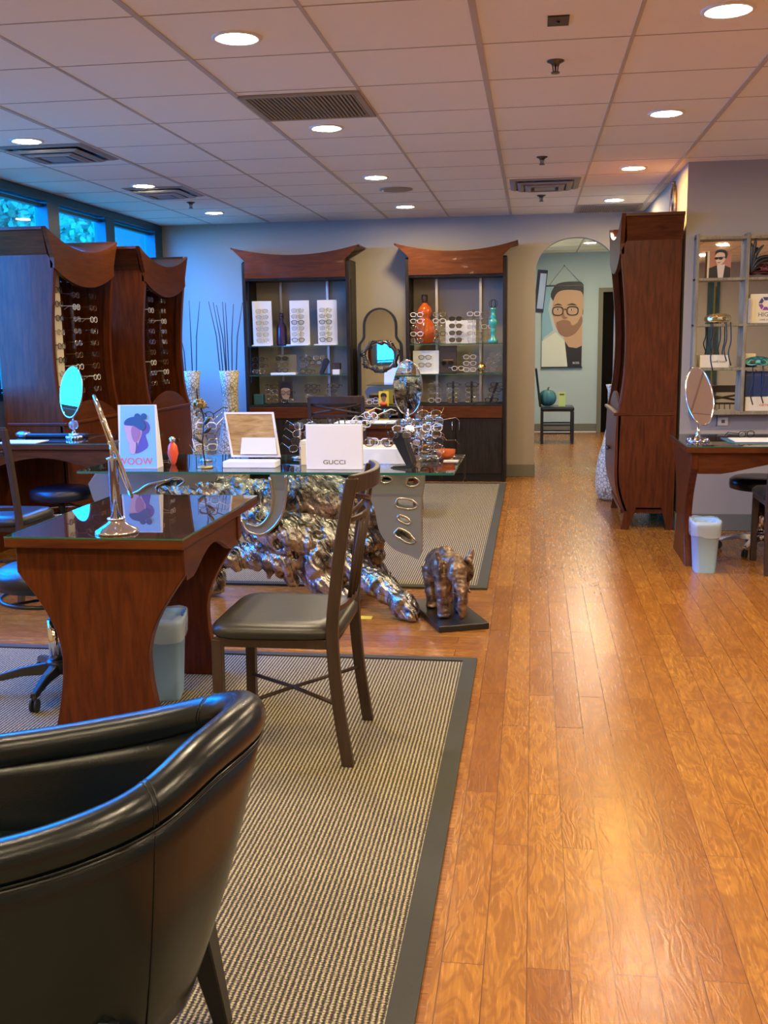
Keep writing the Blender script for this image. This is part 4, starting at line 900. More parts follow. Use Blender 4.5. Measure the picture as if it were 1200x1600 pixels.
for idx in (24, 48):      # seams round the roll and down the outside
    p = rim[idx]; a = rim[idx + 1] - rim[idx - 1]
    mb = MB()
    for off in (-0.004, 0.004):
        dd = a.normalized() * off
        mb.tube([q + dd for q in rolls[idx]], 0.0016, 5, closed=True)
    mb.build('rim_seam', M_leather, t, world=True)
    MB().tube([q + (q - ctr).normalized() * 0.001 for q in outer_r[idx]], 0.002, 5).build('side_seam', M_leather, t, world=True)
mb = MB(); mb.tube([O[0] + Vector((0, 0, -0.002)) + (O[0] - ctr).normalized() * 0.003 for O in outer_r], 0.0028, 6); mb.build('piping', M_leather, t, world=True)
mb = MB()
for s_i in range(len(outer_r) - 1):
    a, b_ = outer_r[s_i][0], outer_r[s_i + 1][0]
    for k in range(6):
        q = a.lerp(b_, k / 6) + Vector((0, 0, -0.010)); q += (q - ctr).normalized() * 0.0028; d_ = (b_ - a).normalized() * 0.002
        mb.tube([q - d_, q + d_], 0.0007, 4)
mb.build('stitching', M_thread, t, world=True)
mb = MB(); rings = []
for z, g in ((0.30, -0.02), (0.33, 0.0), (0.40, 0.0), (0.425, -0.02), (0.432, -0.07)):
    rings.append([Vector((-0.965 + (0.27 + g) * math.copysign(abs(math.cos(q)) ** 0.5, math.cos(q)), 1.69 + (0.215 + g) * math.copysign(abs(math.sin(q)) ** 0.5, math.sin(q)), z)) for q in [2 * PI * k / 36 for k in range(36)]])
mb.loft(rings); mb.build('seat_cushion', M_leather, t, world=True)
MB().box(-1.17, -0.68, 1.46, 1.92, 0.19, 0.31).build('seat_base', M_leather, t, bev=0.01, world=True)
for x, y, dx, dy in ((-0.665, 1.86, 0.035, 0.03), (-0.665, 1.50, 0.035, -0.02), (-1.14, 1.89, -0.01, 0.01), (-1.14, 1.48, -0.01, -0.01)):
    mb = MB(); R_ = []
    for u in (0, 0.5, 1):
        c = Vector((x + dx * u, y + dy * u, 0.24 * (1 - u) + 0.0115)); a = 0.028 - 0.012 * u
        R_.append([c + Vector((sx * a, sy * a, 0)) for sx, sy in ((-1, -1), (1, -1), (1, 1), (-1, 1))])
    mb.loft(R_, True, smooth=False); mb.build('leg', M_blackwood, t, bev=0.003, world=True)
# ---- waste bins
def bin_(label, loc, s=1.0, rz=0.0):
    t = thing('waste_bin', label, 'bin', loc, rz, 'pale blue waste bins'); H = 0.31 * s
    def rr(a, b_, z, n=24): return [Vector((a * math.copysign(abs(math.cos(q)) ** 0.4, math.cos(q)), b_ * math.copysign(abs(math.sin(q)) ** 0.4, math.sin(q)), z)) for q in [2 * PI * k / n for k in range(n)]]
    mb = MB(); mb.loft([rr(0.06, 0.075, 0), rr(0.062, 0.077, 0.01), rr(0.08, 0.105, H), rr(0.084, 0.109, H), rr(0.084, 0.109, H - 0.02), rr(0.078, 0.103, H - 0.02), rr(0.06, 0.075, 0.012)], False); mb.add(rr(0.06, 0.075, 0.001), [tuple(range(24))]); mb.build('body', M_binblue, t)
    rnd = random.Random(3); mb = MB(); L_ = []
    for g, z in ((0.003, H - 0.085), (0.006, H - 0.04), (0.007, H + 0.004), (0.0, H + 0.012), (-0.012, H - 0.04), (-0.03, 0.12)):
        L_.append([p * (1 + 0) + Vector((p.x, p.y, 0)).normalized() * (g + rnd.uniform(0, 0.004)) + Vector((0, 0, rnd.uniform(-0.008, 0.008))) for p in rr(0.082 - (0.0 if z > 0.2 else 0.02), 0.107 - (0.0 if z > 0.2 else 0.02), z)])
    mb.loft(L_, False); mb.build('liner', M_liner, t); return t
bin_('pale blue waste bin with clear liner under the nearest desk', (-1.455, 3.84, 0.0115), 1.08, 0.2)
bin_('pale blue waste bin with clear liner at the right desk leg', (1.045, 6.36, 0), 1.0)
# ---- table mirrors
def table_mirror(label, loc, rz, hz, rx_, rz_, tilt, stem, base_r=0.06, crystal=False, tall=False, roll=0.0, frame=True):
    t = thing('table_mirror', label, 'mirror', loc, rz)
    if crystal:
        mb = MB()
        for k in range(14): mb.ball((0.045 * math.cos(k * 0.45), 0.045 * math.sin(k * 0.45), 0.012), 0.012, 8, 6)
        for k in range(8): mb.ball((0.024 * math.cos(k * 0.785), 0.024 * math.sin(k * 0.785), 0.03), 0.012, 8, 6)
        mb.lathe([(0.05, 0), (0.05, 0.006), (0.02, 0.03), (0.008, 0.06)], n=20); mb.build('base', M_chrome, t)
        MB().ball((0, 0, 0.095), 0.032, 16, 12).build('crystal_ball', M_crystal, t)
        MB().cyl((0, 0, 0.05), (0, 0, stem), 0.005, 10).build('stem', M_chrome, t)
    elif tall:
        MB().lathe([(base_r, 0), (base_r, 0.006), (base_r * 0.95, 0.012), (base_r * 0.45, 0.034), (0.028, 0.042), (0.024, 0.05)], n=36).build('base', M_chrome, t)
        mb = MB()
        for k in range(18): mb.ball((0.026 * math.cos(k * 0.349), 0.026 * math.sin(k * 0.349), 0.05), 0.006, 6, 5)
        mb.build('beading', M_chrome, t)
        MB().lathe([(0.0185, 0.05), (0.0185, 0.262), (0.023, 0.265), (0.023, 0.27), (0.01, 0.274)], n=24).build('column', M_chrome, t)
        mb = MB(); mb.cyl((-0.006, 0, 0.27), (-0.006, 0, 0.325), 0.006, 10); mb.cyl((0.012, 0, 0.27), (0.012, 0, 0.31), 0.005, 10); mb.cyl((-0.02, 0, 0.325), (0.04, 0, 0.325), 0.006, 10); mb.build('stem', M_chrome, t)
    else:
        mb = MB(); mb.lathe([(base_r, 0), (base_r, 0.005), (base_r * 0.7, 0.014), (0.02, 0.03), (0.012, 0.04), (0.018, 0.05), (0.007, 0.058), (0.006, stem)], n=32)
        for k in range(12): mb.ball((base_r * 0.85 * math.cos(k * 0.52), base_r * 0.85 * math.sin(k * 0.52), 0.012), 0.009, 6, 5)
        mb.build('base', M_chrome, t)
    M_ = Matrix.Translation((0 if not tall else 0.032, 0, hz)) @ Matrix.Rotation(roll, 4, 'Y') @ Matrix.Rotation(tilt, 4, 'X')
    if tall:      # swung round and leaning, seen almost edge-on
        v_ = Vector((-0.385, 0.905, -0.1)).normalized(); r_ = Vector((0.92, 0.39, 0)).normalized(); m_ = (-0.29 * r_ + 0.957 * Vector((0, 0, 1))).normalized()
        n_ = v_.cross(m_).normalized(); n_ = (n_ + 0.055 * v_).normalized(); x_ = n_.cross(m_).normalized() * 1.0
        M_ = MW[t.name].inverted() @ Matrix.Translation((-1.466, 3.462, 1.062)) @ Matrix(((x_.x, n_.x, m_.x, 0), (x_.y, n_.y, m_.y, 0), (x_.z, n_.z, m_.z, 0), (0, 0, 0, 1)))
    o = MB().prism(ell(0, 0, rx_, rz_, 40), 'y', -0.003, 0.003).build('mirror_glass', M_mirror, t); o.matrix_local = M_
    mb = MB(); mb.tube([(x, 0, z) for x, z in ell(0, 0, rx_ + 0.002, rz_ + 0.002, 44)], 0.006, 8, closed=True); o = mb.build('rim', M_chrome, t); o.matrix_local = M_
    return t
table_mirror('tall chrome swivel mirror seen edge-on, on the nearest desk', (-1.475, 3.475, 0.7515), PI / 2 - 0.14, 0.305, 0.085, 0.187, 0.0, 0.3, 0.078, tall=True, roll=0.0)
table_mirror('oval mirror with crystal ball stem reflecting the window, on the left desk', (-3.02, 6.50, 0.79), -0.47, 0.31, 0.105, 0.165, -0.12, 0.18, crystal=True, roll=0.12)
table_mirror('oval chrome mirror standing on the back desk', (-0.985, 8.22, 0.7615), -0.0, 0.27, 0.112, 0.215, 0.06, 0.1, 0.06)
table_mirror('tall white-looking oval mirror on the right desk', (1.03, 6.66, 0.76), 0.12, 0.285, 0.080, 0.20, -0.56, 0.12, 0.072)
# ---- desk top papers
t = thing('paper_pad', 'white paper pad on a dark tray on the right desk', 'paper', (1.42, 6.72, 0.76)); MB().box(-0.22, 0.4, -0.17, 0.14, 0, 0.004).build('tray', M_teal, t); MB().box(-0.18, 0.4, -0.15, 0.10, 0.004, 0.008).build('sheets', M_white, t)
glasses(0, (1.36, 6.86, 0.785), 0.5, 'thin dark pair lying behind the paper pad on the right desk', 'loose eyeglasses on desks')
t = thing('paper_pad', 'white paper pad on the left window desk', 'paper', (-3.38, 6.36, 0.79)); MB().box(-0.3, 0.22, -0.14, 0.06, 0, 0.003).build('sheets', M_white, t); 
t = thing('pen_tray', 'long black tray with silver end behind the left desk paper', 'tray', (-3.22, 6.62, 0.79)); MB().box(-0.2, 0.24, -0.03, 0.03, 0, 0.028).build('tray', M_black, t, bev=0.008); MB().ball((-0.22, 0, 0.02), (0.06, 0.035, 0.025)).build('silver_end', M_steel, t)
t = thing('paper_sheet', 'white sheet on the back desk left of the oval mirror', 'paper', (-1.32, 8.18, 0.7615)); MB().box(-0.24, 0.24, -0.14, 0.14, 0, 0.003).build('sheet', M_white, t)
# ================================================================ glass table on a silvered root
GX0, GX1, GY0, GY1, GZ = -2.36, -0.385, 5.09, 5.88, 0.76
t = thing('root_table', 'long glass-topped table on a huge silvered tree root', 'table', (-1.2, 5.45, 0))
MB().box(GX0, GX1, GY0, GY1, GZ - 0.012, GZ).build('glass_top', M_tabletop, t, world=True)
e = 0.002; mb = MB(); mb.box(GX0 - e, GX1 + e, GY0 - e, GY0, GZ - 0.012, GZ).box(GX0 - e, GX1 + e, GY1, GY1 + e, GZ - 0.012, GZ).box(GX0 - e, GX0, GY0, GY1, GZ - 0.012, GZ).box(GX1, GX1 + e, GY0, GY1, GZ - 0.012, GZ); mb.build('glass_edge', M_gedge, t, world=True)
def chain(mb, L_, n=12):
    """fat lofted limb: list of (point, radius)"""
    pts = smoothpts([p for p, r in L_], 5); rs = [v.x for v in smoothpts([(r, 0, 0) for p, r in L_], 5)]
    rnd = random.Random(len(mb.v)); mb.tube(pts, [max(0.012, r * rnd.uniform(0.95, 1.06)) for r in rs], n)
mb = MB()
chain(mb, [(at(200, 790, 5.6), .05), (at(262, 768, 5.5), .075), (at(340, 770, 5.5), .09), (at(400, 782, 5.5), .10), (at(465, 775, 5.45), .115), (at(535, 785, 5.45), .12), (at(590, 805, 5.5), .085), (at(640, 838, 5.5), .05)])
chain(mb, [(at(385, 800, 5.45), .10), (at(430, 830, 5.4), .12), (at(490, 840, 5.4), .13), (at(550, 835, 5.45), .10), (at(600, 845, 5.5), .05)])
chain(mb, [(at(480, 790, 5.5), .13), (at(500, 850, 5.4), .13), (at(510, 900, 5.35), .105), (at(525, 940, 5.3), .07), (Vector((-0.98, 5.32, 0.05)), .06), (Vector((-0.95, 5.31, 0.012)), .05)])
chain(mb, [(at(520, 865, 5.42), .10), (at(562, 893, 5.3), .065), (at(600, 920, 5.2), .052), (at(632, 948, 5.1), .048), (Vector((-0.615, 5.075, 0.045)), .042), (Vector((-0.58, 5.05, 0.03)), .028)])
chain(mb, [(at(490, 855, 5.4), .11), (at(440, 868, 5.4), .09), (at(395, 866, 5.42), .07), (at(360, 868, 5.45), .055), (at(330, 885, 5.5), .05), (at(338, 915, 5.5), .045), (Vector((-1.93, 5.5, 0.03)), .04)])
chain(mb, [(at(300, 800, 5.6), .08), (at(240, 850, 5.65), .07), (at(180, 900, 5.7), .06), (Vector((-2.2, 5.7, 0.03)), .05)])
chain(mb, [(at(500, 800, 5.55), .1), (at(560, 860, 5.75), .07), (Vector((-0.85, 5.85, 0.03)), .05)])
for a, b_, r in (((420, 872), (419, 906), .024), ((455, 880), (458, 910), .024), ((398, 872), (404, 893), .02), ((440, 880), (436, 900), .02), ((478, 890), (484, 916), .022), ((360, 866), (372, 890), .02)):
    chain(mb, [(at(*a, 5.36), r * 2), (at((a[0] + b_[0]) / 2, (a[1] + b_[1]) / 2, 5.36), r * 1.2), (at(*b_, 5.36), r * 0.5)], 8)
rnd = random.Random(11)
for k in range(18):       # knots and bosses
    q = at(rnd.uniform(345, 590), rnd.uniform(752, 868), rnd.uniform(5.36, 5.5)); mb.ball(q, (rnd.uniform(.02, .05), rnd.uniform(.02, .05), rnd.uniform(.03, .06)), 8, 6)
root = mb.build('silvered_root', M_silver, t, world=True)
md = root.modifiers.new('r', 'REMESH'); md.mode = 'VOXEL'; md.voxel_size = 0.010
bake(root)
cut = MB()
for (a, b_, y, r, rz_) in ((345, 772, 5.36, .05, .05), (395, 792, 5.30, .055, .06), (435, 850, 5.27, .04, .05), (400, 850, 5.32, .032, .036), (498, 838, 5.24, .06, .04), (470, 800, 5.30, .03, .025), (520, 860, 5.28, .04, .028), (560, 800, 5.33, .035, .025), (378, 840, 5.32, .035, .03), (300, 762, 5.38, .05, .03), (540, 765, 5.3, .03, .03), (460, 868, 5.28, .03, .04)):
    cut.ball(at(a, b_, y), (r, r * 1.2, rz_), 14, 10)
co = cut.build('cutter', M_silver)
md = root.modifiers.new('b', 'BOOLEAN'); md.operation = 'DIFFERENCE'; md.object = co; md.solver = 'FAST'
co.parent = t; co.matrix_local = MW[t.name].inverted(); bpy.context.view_layer.update(); bake(root); bpy.data.objects.remove(co)
NR = [(v.co.copy(), v.normal.copy()) for v in root.data.vertices]; NC = []
for p, n0 in NR:
    a = noise.noise(Vector((p.x * 8, p.y * 8, p.z * 6))) * 0.026 + (1 - abs(noise.noise(Vector((p.x * 17 + 5, p.y * 17, p.z * 9)))) * 2) * 0.010 + (1 - abs(noise.noise(Vector(((p.x + p.z * 0.5) * 34, p.y * 30, (p.z - p.x * 0.5) * 7)))) * 2) * 0.007 + (1 - abs(noise.noise(Vector((p.x * 46, p.y * 46, p.z * 22)))) * 2) * 0.002
    q = p + n0 * a; NC += [q.x, q.y, min(0.742, max(0.012, q.z))]
root.data.vertices.foreach_set('co', NC)
root.data.polygons.foreach_set('use_smooth', [True] * len(root.data.polygons)); root.data.update()
def face_plate(name, outline, holes, y, th, rimr=0.007):
    P = [(at(a, b_, y).x, min(0.744, at(a, b_, y).z)) for a, b_ in outline]; H = []
    for h in holes: H.append([(at(a, b_, y).x, at(a, b_, y).z) for a, b_ in h])
    o = MB().prism(P, 'y', y, y + th, holes=H).build(name, M_sawn, t, world=True)
    for h in H:
        mb = MB(); mb.tube([(x, y + 0.002, z) for x, z in h], rimr, 7, closed=True); rr2 = [[Vector((x, y + th, z)) for x, z in h]]
        mb.build('hole_rim', M_rimsilver, o, world=False).matrix_local = Matrix.Identity(4)
    return o
def pe(cx_, cy_, a, b_, n=18, rot=0.0, w1=0.12): 
    return [(cx_ + (a * (1 + w1 * math.sin(3 * q + 1))) * math.cos(q) * math.cos(rot) - b_ * math.sin(q) * math.sin(rot), cy_ + a * math.cos(q) * math.sin(rot) + (b_ * (1 + w1 * math.cos(2 * q))) * math.sin(q)) for q in [2 * PI * k / n for k in range(n)]]
yp = 5.30
fp = face_plate('sawn_face', sp2([(583, 738), (656, 738), (657, 790), (657, 868), (640, 868), (614, 857), (594, 833), (586, 800), (577, 770)], 4), [pe(603, 749, 9, 6), pe(644, 753, 10, 8), pe(634, 787, 17, 9, rot=0.15), pe(631, 812, 11, 5, rot=0.5), pe(632, 837, 17, 8, rot=0.55, w1=0.25)], yp, 0.10)
face_plate('sawn_face', sp2([(424, 738), (445, 738), (446, 770), (441, 800), (428, 822), (408, 834), (386, 828), (377, 812), (384, 818), (404, 822), (420, 806), (426, 780), (421, 758)], 4), [], 5.24, 0.05)
face_plate('sawn_face', sp2([(150, 738), (320, 738), (335, 752), (322, 775), (300, 800), (230, 810), (160, 800)], 3), [pe(262, 760, 24, 9, rot=-0.45, w1=0.2)], 5.42, 0.03)
mb = MB()
for pts, y, r in (([(377, 812), (386, 829), (408, 835), (428, 823), (442, 800), (447, 770), (446, 742)], 5.238, .008), ([(421, 745), (426, 780), (420, 806), (404, 822), (386, 818)], 5.238, .008), ([(196, 775), (215, 768), (232, 757), (262, 750)], 5.41, .008)):
    MB().tube(smoothpts([at(a, b_, y) for a, b_ in pts], 4), r, 7).build('bright_rim', M_rimsilver, t, world=True)

# ---- elephant figure
t = thing('elephant_statue', 'bronze elephant statue walking on a black slab, right of the root table', 'statue', (-0.425, 5.17, 0), math.radians(-68))
MB().box(-0.28, 0.28, -0.13, 0.13, 0, 0.032).build('slab_base', M_black, t, bev=0.003)
mb = MB(); z0 = 0.032
mb.ball((-0.03, 0, 0.255), (0.165, 0.085, 0.10), 20, 14); mb.ball((-0.12, 0, 0.25), (0.085, 0.08, 0.095), 16, 12); mb.ball((0.07, 0, 0.265), (0.085, 0.075, 0.095), 16, 12); mb.ball((-0.02, 0, 0.325), (0.08, 0.045, 0.045), 14, 10)
mb.ball((0.165, 0.0, 0.27), (0.062, 0.055, 0.075), 16, 12); mb.ball((0.15, 0, 0.325), (0.035, 0.036, 0.03)); mb.ball((0.20, 0, 0.235), (0.04, 0.042, 0.05))
chain(mb, [(Vector((0.20, 0, 0.24)), .04), (Vector((0.235, 0, 0.18)), .031), (Vector((0.25, 0.0, 0.12)), .025), (Vector((0.245, 0.0, 0.075)), .021), (Vector((0.215, 0.0, 0.055)), .017)])
for x, y, fx in ((0.105, -0.055, 0.125), (0.07, 0.055, 0.045), (-0.11, -0.055, -0.085), (-0.15, 0.055, -0.175)):
    chain(mb, [(Vector((x, y, 0.25)), .052), (Vector(((x + fx) / 2, y, 0.15)), .042), (Vector((fx, y, 0.075)), .033), (Vector((fx, y, z0 + 0.014)), .037), (Vector((fx, y, z0 + 0.004)), .034)], 12)
for s_ in (-1, 1):
    mb.ball((0.115, s_ * 0.07, 0.265), (0.055, 0.012, 0.07), 14, 10, R=Matrix.Rotation(s_ * 0.45, 3, 'Z') @ Matrix.Rotation(0.3, 3, 'Y'))
    chain(mb, [(Vector((0.12, s_ * 0.07, 0.31)), .022), (Vector((0.125, s_ * 0.088, 0.345)), .014), (Vector((0.125, s_ * 0.095, 0.375)), .005)], 8)
chain(mb, [(Vector((-0.195, 0, 0.27)), .014), (Vector((-0.22, 0, 0.20)), .008), (Vector((-0.215, 0, 0.13)), .006)], 6)
el = mb.build('elephant_body', M_bronze, t); md = el.modifiers.new('r', 'REMESH'); md.mode = 'VOXEL'; md.voxel_size = 0.006; bake(el)
NR = [(v.co.copy(), v.normal.copy()) for v in el.data.vertices]; NC = []
for p, n0 in NR:
    q = p + n0 * (noise.noise(p * 22) * 0.006 - abs(noise.noise(Vector((p.x * 30, p.y * 30, p.z * 75)))) * 0.006); NC += [q.x, q.y, q.z]
el.data.vertices.foreach_set('co', NC)
el.data.polygons.foreach_set('use_smooth', [True] * len(el.data.polygons)); el.data.update()
for s_ in (-1, 1):
    mb = MB(); mb.tube([(0.205, s_ * 0.03, 0.215), (0.235, s_ * 0.042, 0.185), (0.262, s_ * 0.04, 0.19)], [.007, .006, .002], 8); mb.build('tusk', M_bronze, t)
# ================================================================ things on the glass table
Z = GZ + 0.0005
PINK = mat('printed_pink', (0.80, 0.12, 0.16), 0.5); PLB = mat('printed_light_blue', (0.22, 0.52, 0.88), 0.5); PNB = mat('printed_deep_blue', (0.02, 0.10, 0.28), 0.5); PVI = mat('printed_violet_blue', (0.10, 0.10, 0.42), 0.5)
PF1 = mat('printed_mauve', (0.33, 0.18, 0.36), 0.5); PF2 = mat('printed_lilac', (0.55, 0.38, 0.52), 0.5)
t = thing('tent_card', 'light blue tent card with a bust in a beret and pink lettering', 'card', (-2.075, 5.22, Z), 0.04)
MB().prism([(0, 0), (0.10, 0), (0.035, 0.335), (0.028, 0.335)], 'x', -0.105, 0.105).build('card', M_cream if False else M_white, t)
o = MB().prism([(-0.103, 0.003), (0.103, 0.003), (0.095, 0.333), (-0.09, 0.333)], 'y', -0.0012, 0).build('printed_face', PLB, t)
Rl = Matrix.Rotation(-math.atan2(0.028, 0.335), 4, 'X'); o.matrix_local = Rl
def crp(x, y): return ((x - 1000) / 255 * 0.21, (890 - y) / 435 * 0.33)      # outline units of the card
head = [crp(*p) for p in [(918, 580), (915, 620), (925, 650), (930, 690), (945, 712), (965, 715), (985, 700), (1000, 720), (985, 770), (1010, 780), (1060, 730), (1040, 690), (1045, 640), (1060, 600), (1040, 560), (960, 560)]]
pieces = [(sp2([crp(*p) for p in [(1000, 560), (1060, 560), (1085, 600), (1075, 640), (1055, 660), (1070, 730), (1040, 765), (985, 785), (975, 730), (1000, 690)]], 4), 1),
          (sp2(head[:9] + [crp(1010, 700), crp(1030, 640), crp(1010, 590), crp(960, 560)], 4), 2), (sp2([crp(*p) for p in [(965, 600), (960, 650), (975, 700), (1000, 700), (1022, 650), (1010, 600)]], 4), 3),
          (sp2([crp(*p) for p in [(945, 715), (950, 780), (980, 785), (990, 720), (975, 705)]], 4), 2),
          (sp2([crp(*p) for p in [(915, 565), (940, 540), (985, 530), (1030, 545), (1055, 590), (1045, 620), (1020, 620), (985, 595), (950, 590), (918, 585)]], 5), 0), (ell(*crp(1003, 526), 0.017, 0.015), 0), (ell(*crp(1046, 528), 0.017, 0.017), 0)]
o = flat_art('printed_bust', pieces, t, [PNB, PVI, PF2, PF1]); o.matrix_local = Rl @ Matrix.Translation((0, -0.0012, 0))
o = text('lettering', 'WOOW', 0.052, PINK, t, (0, 0, 0), RXf, 0.0003); o.matrix_local = Rl @ Matrix.Translation((-0.018, -0.0024, 0.02)) @ RXf.to_4x4()
t = thing('orange_ornament', 'small orange ornament with chrome top behind the tent card', 'ornament', (-1.945, 5.40, Z)); mb = MB(); mb.lathe([(0.012, 0), (0.02, 0.02), (0.032, 0.06), (0.026, 0.10), (0.012, 0.12)], n=6); mb.build('body', M_red, t)
MB().ball((0, 0, 0.135), 0.018).build('top', M_chrome, t)
# metal flower
t = thing('metal_flower', 'metal rose on a thin stem with round base on the glass table', 'ornament', (-1.715, 5.25, Z)); MB().lathe([(0.042, 0), (0.042, 0.008), (0.03, 0.012)], n=24).build('base', M_brass, t)
MB().tube(smoothpts([(0, 0, 0.01), (-0.01, 0, 0.14), (0.0, 0.01, 0.26), (-0.025, 0, 0.36), (-0.03, 0, 0.42)], 4), 0.004, 6).build('stem', M_fr_dark, t)
mb = MB(); rnd = random.Random(5)
for k in range(14):
    a = k * 2.4; r_ = 0.008 + 0.002 * k; c = Vector((-0.02 + r_ * math.cos(a), r_ * math.sin(a), 0.325 + 0.002 * (14 - k)))
    mb.ball(c, (0.019, 0.005, 0.018), 8, 6, R=Matrix.Rotation(a + PI / 2, 3, 'Z') @ Matrix.Rotation(0.5, 3, 'X'))
mb.build('rose', M_brass, t)
for k, (x, z, a) in enumerate(((0.02, 0.20, 0.6), (-0.03, 0.15, -0.7), (0.02, 0.25, 0.9))):
    MB().ball((x, 0, z), (0.028, 0.004, 0.012), 8, 6, R=Matrix.Rotation(-a, 3, 'Y')).build('leaf', M_pewter, t)
t = thing('gold_tree_stand', 'stand stacked with gold and pale eyeglasses by the metal rose', 'eyeglass stand', (-1.80, 5.55, Z)); MB().lathe([(0.05, 0), (0.05, 0.01), (0.008, 0.02), (0.008, 0.28)], n=20).build('post', M_acrylic, t); MB().lathe([(0.03, 0.0), (0.03, 0.0105)], n=12).build('foot', M_steel, t)
for k in range(8): glasses([3, 4, 3, 2, 3, 4, 3, 0][k], (-1.80 + 0.006 * (k % 3), 5.52, Z + 0.05 + 0.03 * k), 0.5 - 0.12 * k, f'{ORD[k]} pair from the bottom on the stand by the metal rose', 'eyeglasses by the metal rose', tilt=0.35)
# easel with wood-grain picture
t = thing('tilted_display', 'white framed wood-grain board tilted on a white block', 'display', (-1.47, 5.30, Z))
M_pic = wood_mat('printed_wood_grain', (0.30, 0.17, 0.06), (0.62, 0.42, 0.18), 0.4, sc=(3, 3, 16), coat=0.0)
fr = [(-0.163, 0.292), (0.108, 0.292), (0.150, 0.052), (-0.118, 0.052)]; inn = [(-0.152, 0.281), (0.10, 0.281), (0.136, 0.063), (-0.108, 0.063)]
Rb = Matrix.Rotation(-0.18, 4, 'X')
MB().prism(fr, 'y', 0, 0.012, holes=[inn]).build('frame', M_white, t).matrix_local = Rb
MB().prism(inn, 'y', 0.004, 0.009).build('wood_picture', M_pic, t).matrix_local = Rb
MB().prism([(-0.058, 0.155), (0.122, 0.155), (0.134, 0.066), (-0.066, 0.066)], 'y', -0.012, -0.008).build('white_card', M_white, t).matrix_local = Rb
MB().box(-0.15, 0.135, -0.05, 0.07, 0, 0.034).build('white_block', M_white, t, bev=0.003)
for x in (-0.14, 0.125): MB().cyl((x, 0.02, 0.034), (x, 0.035, 0.20), 0.004, 8).build('support_rod', M_acrylic, t)
# white box with lettering
t = thing('white_display_box', 'white upright display card with small grey capital letters', 'display', (-1.008, 5.20, Z)); MB().box(-0.147, 0.147, 0, 0.03, 0, 0.232).build('box', M_white, t, bev=0.002)
M_let = mat('grey_lettering', (0.10, 0.09, 0.07), 0.5); text('lettering', 'GUCCI', 0.031, M_let, t, (-0.0, -0.0008, 0.028), RXf, 0.0004, xs=1.25)
MB().box(-0.12, 0.14, 0.03, 0.10, 0, 0.01).build('foot', M_white, t)
t = thing('cream_case', 'small yellow-cream box beside the white display card', 'box', (-1.175, 5.42, Z)); MB().box(-0.05, 0.03, -0.04, 0.04, 0, 0.13).build('body', M_cream, t, bev=0.002); MB().box(-0.051, 0.031, -0.041, 0.041, 0.11, 0.132).build('lid', M_cream, t, bev=0.002)
t = thing('white_tray_box', 'low white box of eyeglasses behind the white display card', 'tray', (-0.80, 5.52, Z)); MB().box(-0.17, 0.15, -0.09, 0.09, 0, 0.085).build('box', M_white, t, bev=0.003); MB().box(-0.16, 0.14, -0.08, 0.08, 0.085, 0.088).build('liner_sheet', M_cream, t)
for k in range(4): glasses([2, 4, 2, 0][k], (-0.90 + 0.085 * k, 5.47 + 0.03 * (k % 2), Z + 0.112), 0.35 * (-1) ** k, f'{ORD[k]} pair from the left lying on the low white box', 'eyeglasses on the low white box', tilt=-0.1)
t = thing('wire_rack', 'metal frame rack of silver eyeglasses standing behind the tilted board', 'eyeglass stand', (-1.30, 5.70, Z)); mb = MB(); mb.lathe([(0.05, 0), (0.05, 0.008), (0.006, 0.014), (0.006, 0.2)], n=16); mb.build('post', M_steel, t); MB().box(-0.05, 0.05, -0.04, 0.04, 0, 0.006).build('base', M_black, t)
for k in range(4): glasses([1, 0, 3, 1][k], (-1.30 + 0.012 * k, 5.67, Z + 0.06 + 0.042 * k), 0.6, f'{ORD[k]} pair from the bottom on the rack behind the tilted board', 'eyeglasses behind the tilted board', tilt=0.2)
t = thing('wire_rack', 'metal frame rack whose eyeglasses top out above the white display card', 'eyeglass stand', (-0.98, 5.72, Z)); mb = MB(); mb.lathe([(0.05, 0), (0.05, 0.008), (0.006, 0.014), (0.006, 0.24)], n=16); mb.build('post', M_steel, t); MB().box(-0.05, 0.05, -0.04, 0.04, 0, 0.006).build('base', M_black, t)
for k in range(6): glasses([4, 2, 3, 4, 3, 4][k], (-1.04 + 0.03 * k, 5.69, Z + 0.13 + 0.022 * k), 0.5 - 0.25 * k, f'{ORD[k]} pair from the bottom on the rack behind the white card', 'eyeglasses behind the white card', tilt=0.3)
zstand(-0.655, 5.30, Z, 'black bent eyeglass stand at the right part of the glass table', 1.15, PI - 0.2)
glasses(0, (-0.67, 5.25, Z + 0.175), 0.1, 'dark pair perched on the black bent stand on the glass table', 'loose eyeglasses on the glass table')
for i, (x, y, ks, H) in enumerate(((-0.60, 5.62, [0, 1, 1, 3, 1, 0], 0.30), (-0.52, 5.42, [1, 3, 0, 1, 4, 1, 3], 0.30), (-0.70, 5.74, [1, 1, 0, 4, 1], 0.28))):
    nm = ['rear', 'front', 'left rear'][i]
    t = thing('eyeglass_tree', f'{nm} clear tree stand of eyeglasses at the right end of the glass table', 'eyeglass stand', (x, y, Z)); MB().lathe([(0.055, 0), (0.055, 0.008), (0.01, 0.012)], n=24).build('base', M_acrylic, t); MB().cyl((0, 0, 0.01), (0, 0, H), 0.008, 10).build('post', M_acrylic, t)
    mb = MB()
    for k in range(len(ks)): mb.cyl((-0.03, -0.004, 0.045 + 0.036 * k), (0.03, -0.004, 0.045 + 0.036 * k), 0.003, 6)
    mb.build('arms', M_chrome, t)
    for k, kk in enumerate(ks): glasses(kk, (x + 0.012 * ((k * 7) % 3 - 1), y - 0.02, Z + 0.055 + 0.036 * k), 0.7 * math.sin(k * 2.1), f'{ORD[k]} pair up the {nm} clear tree stand', 'eyeglasses on the clear tree stands', tilt=0.2 * math.cos(k))
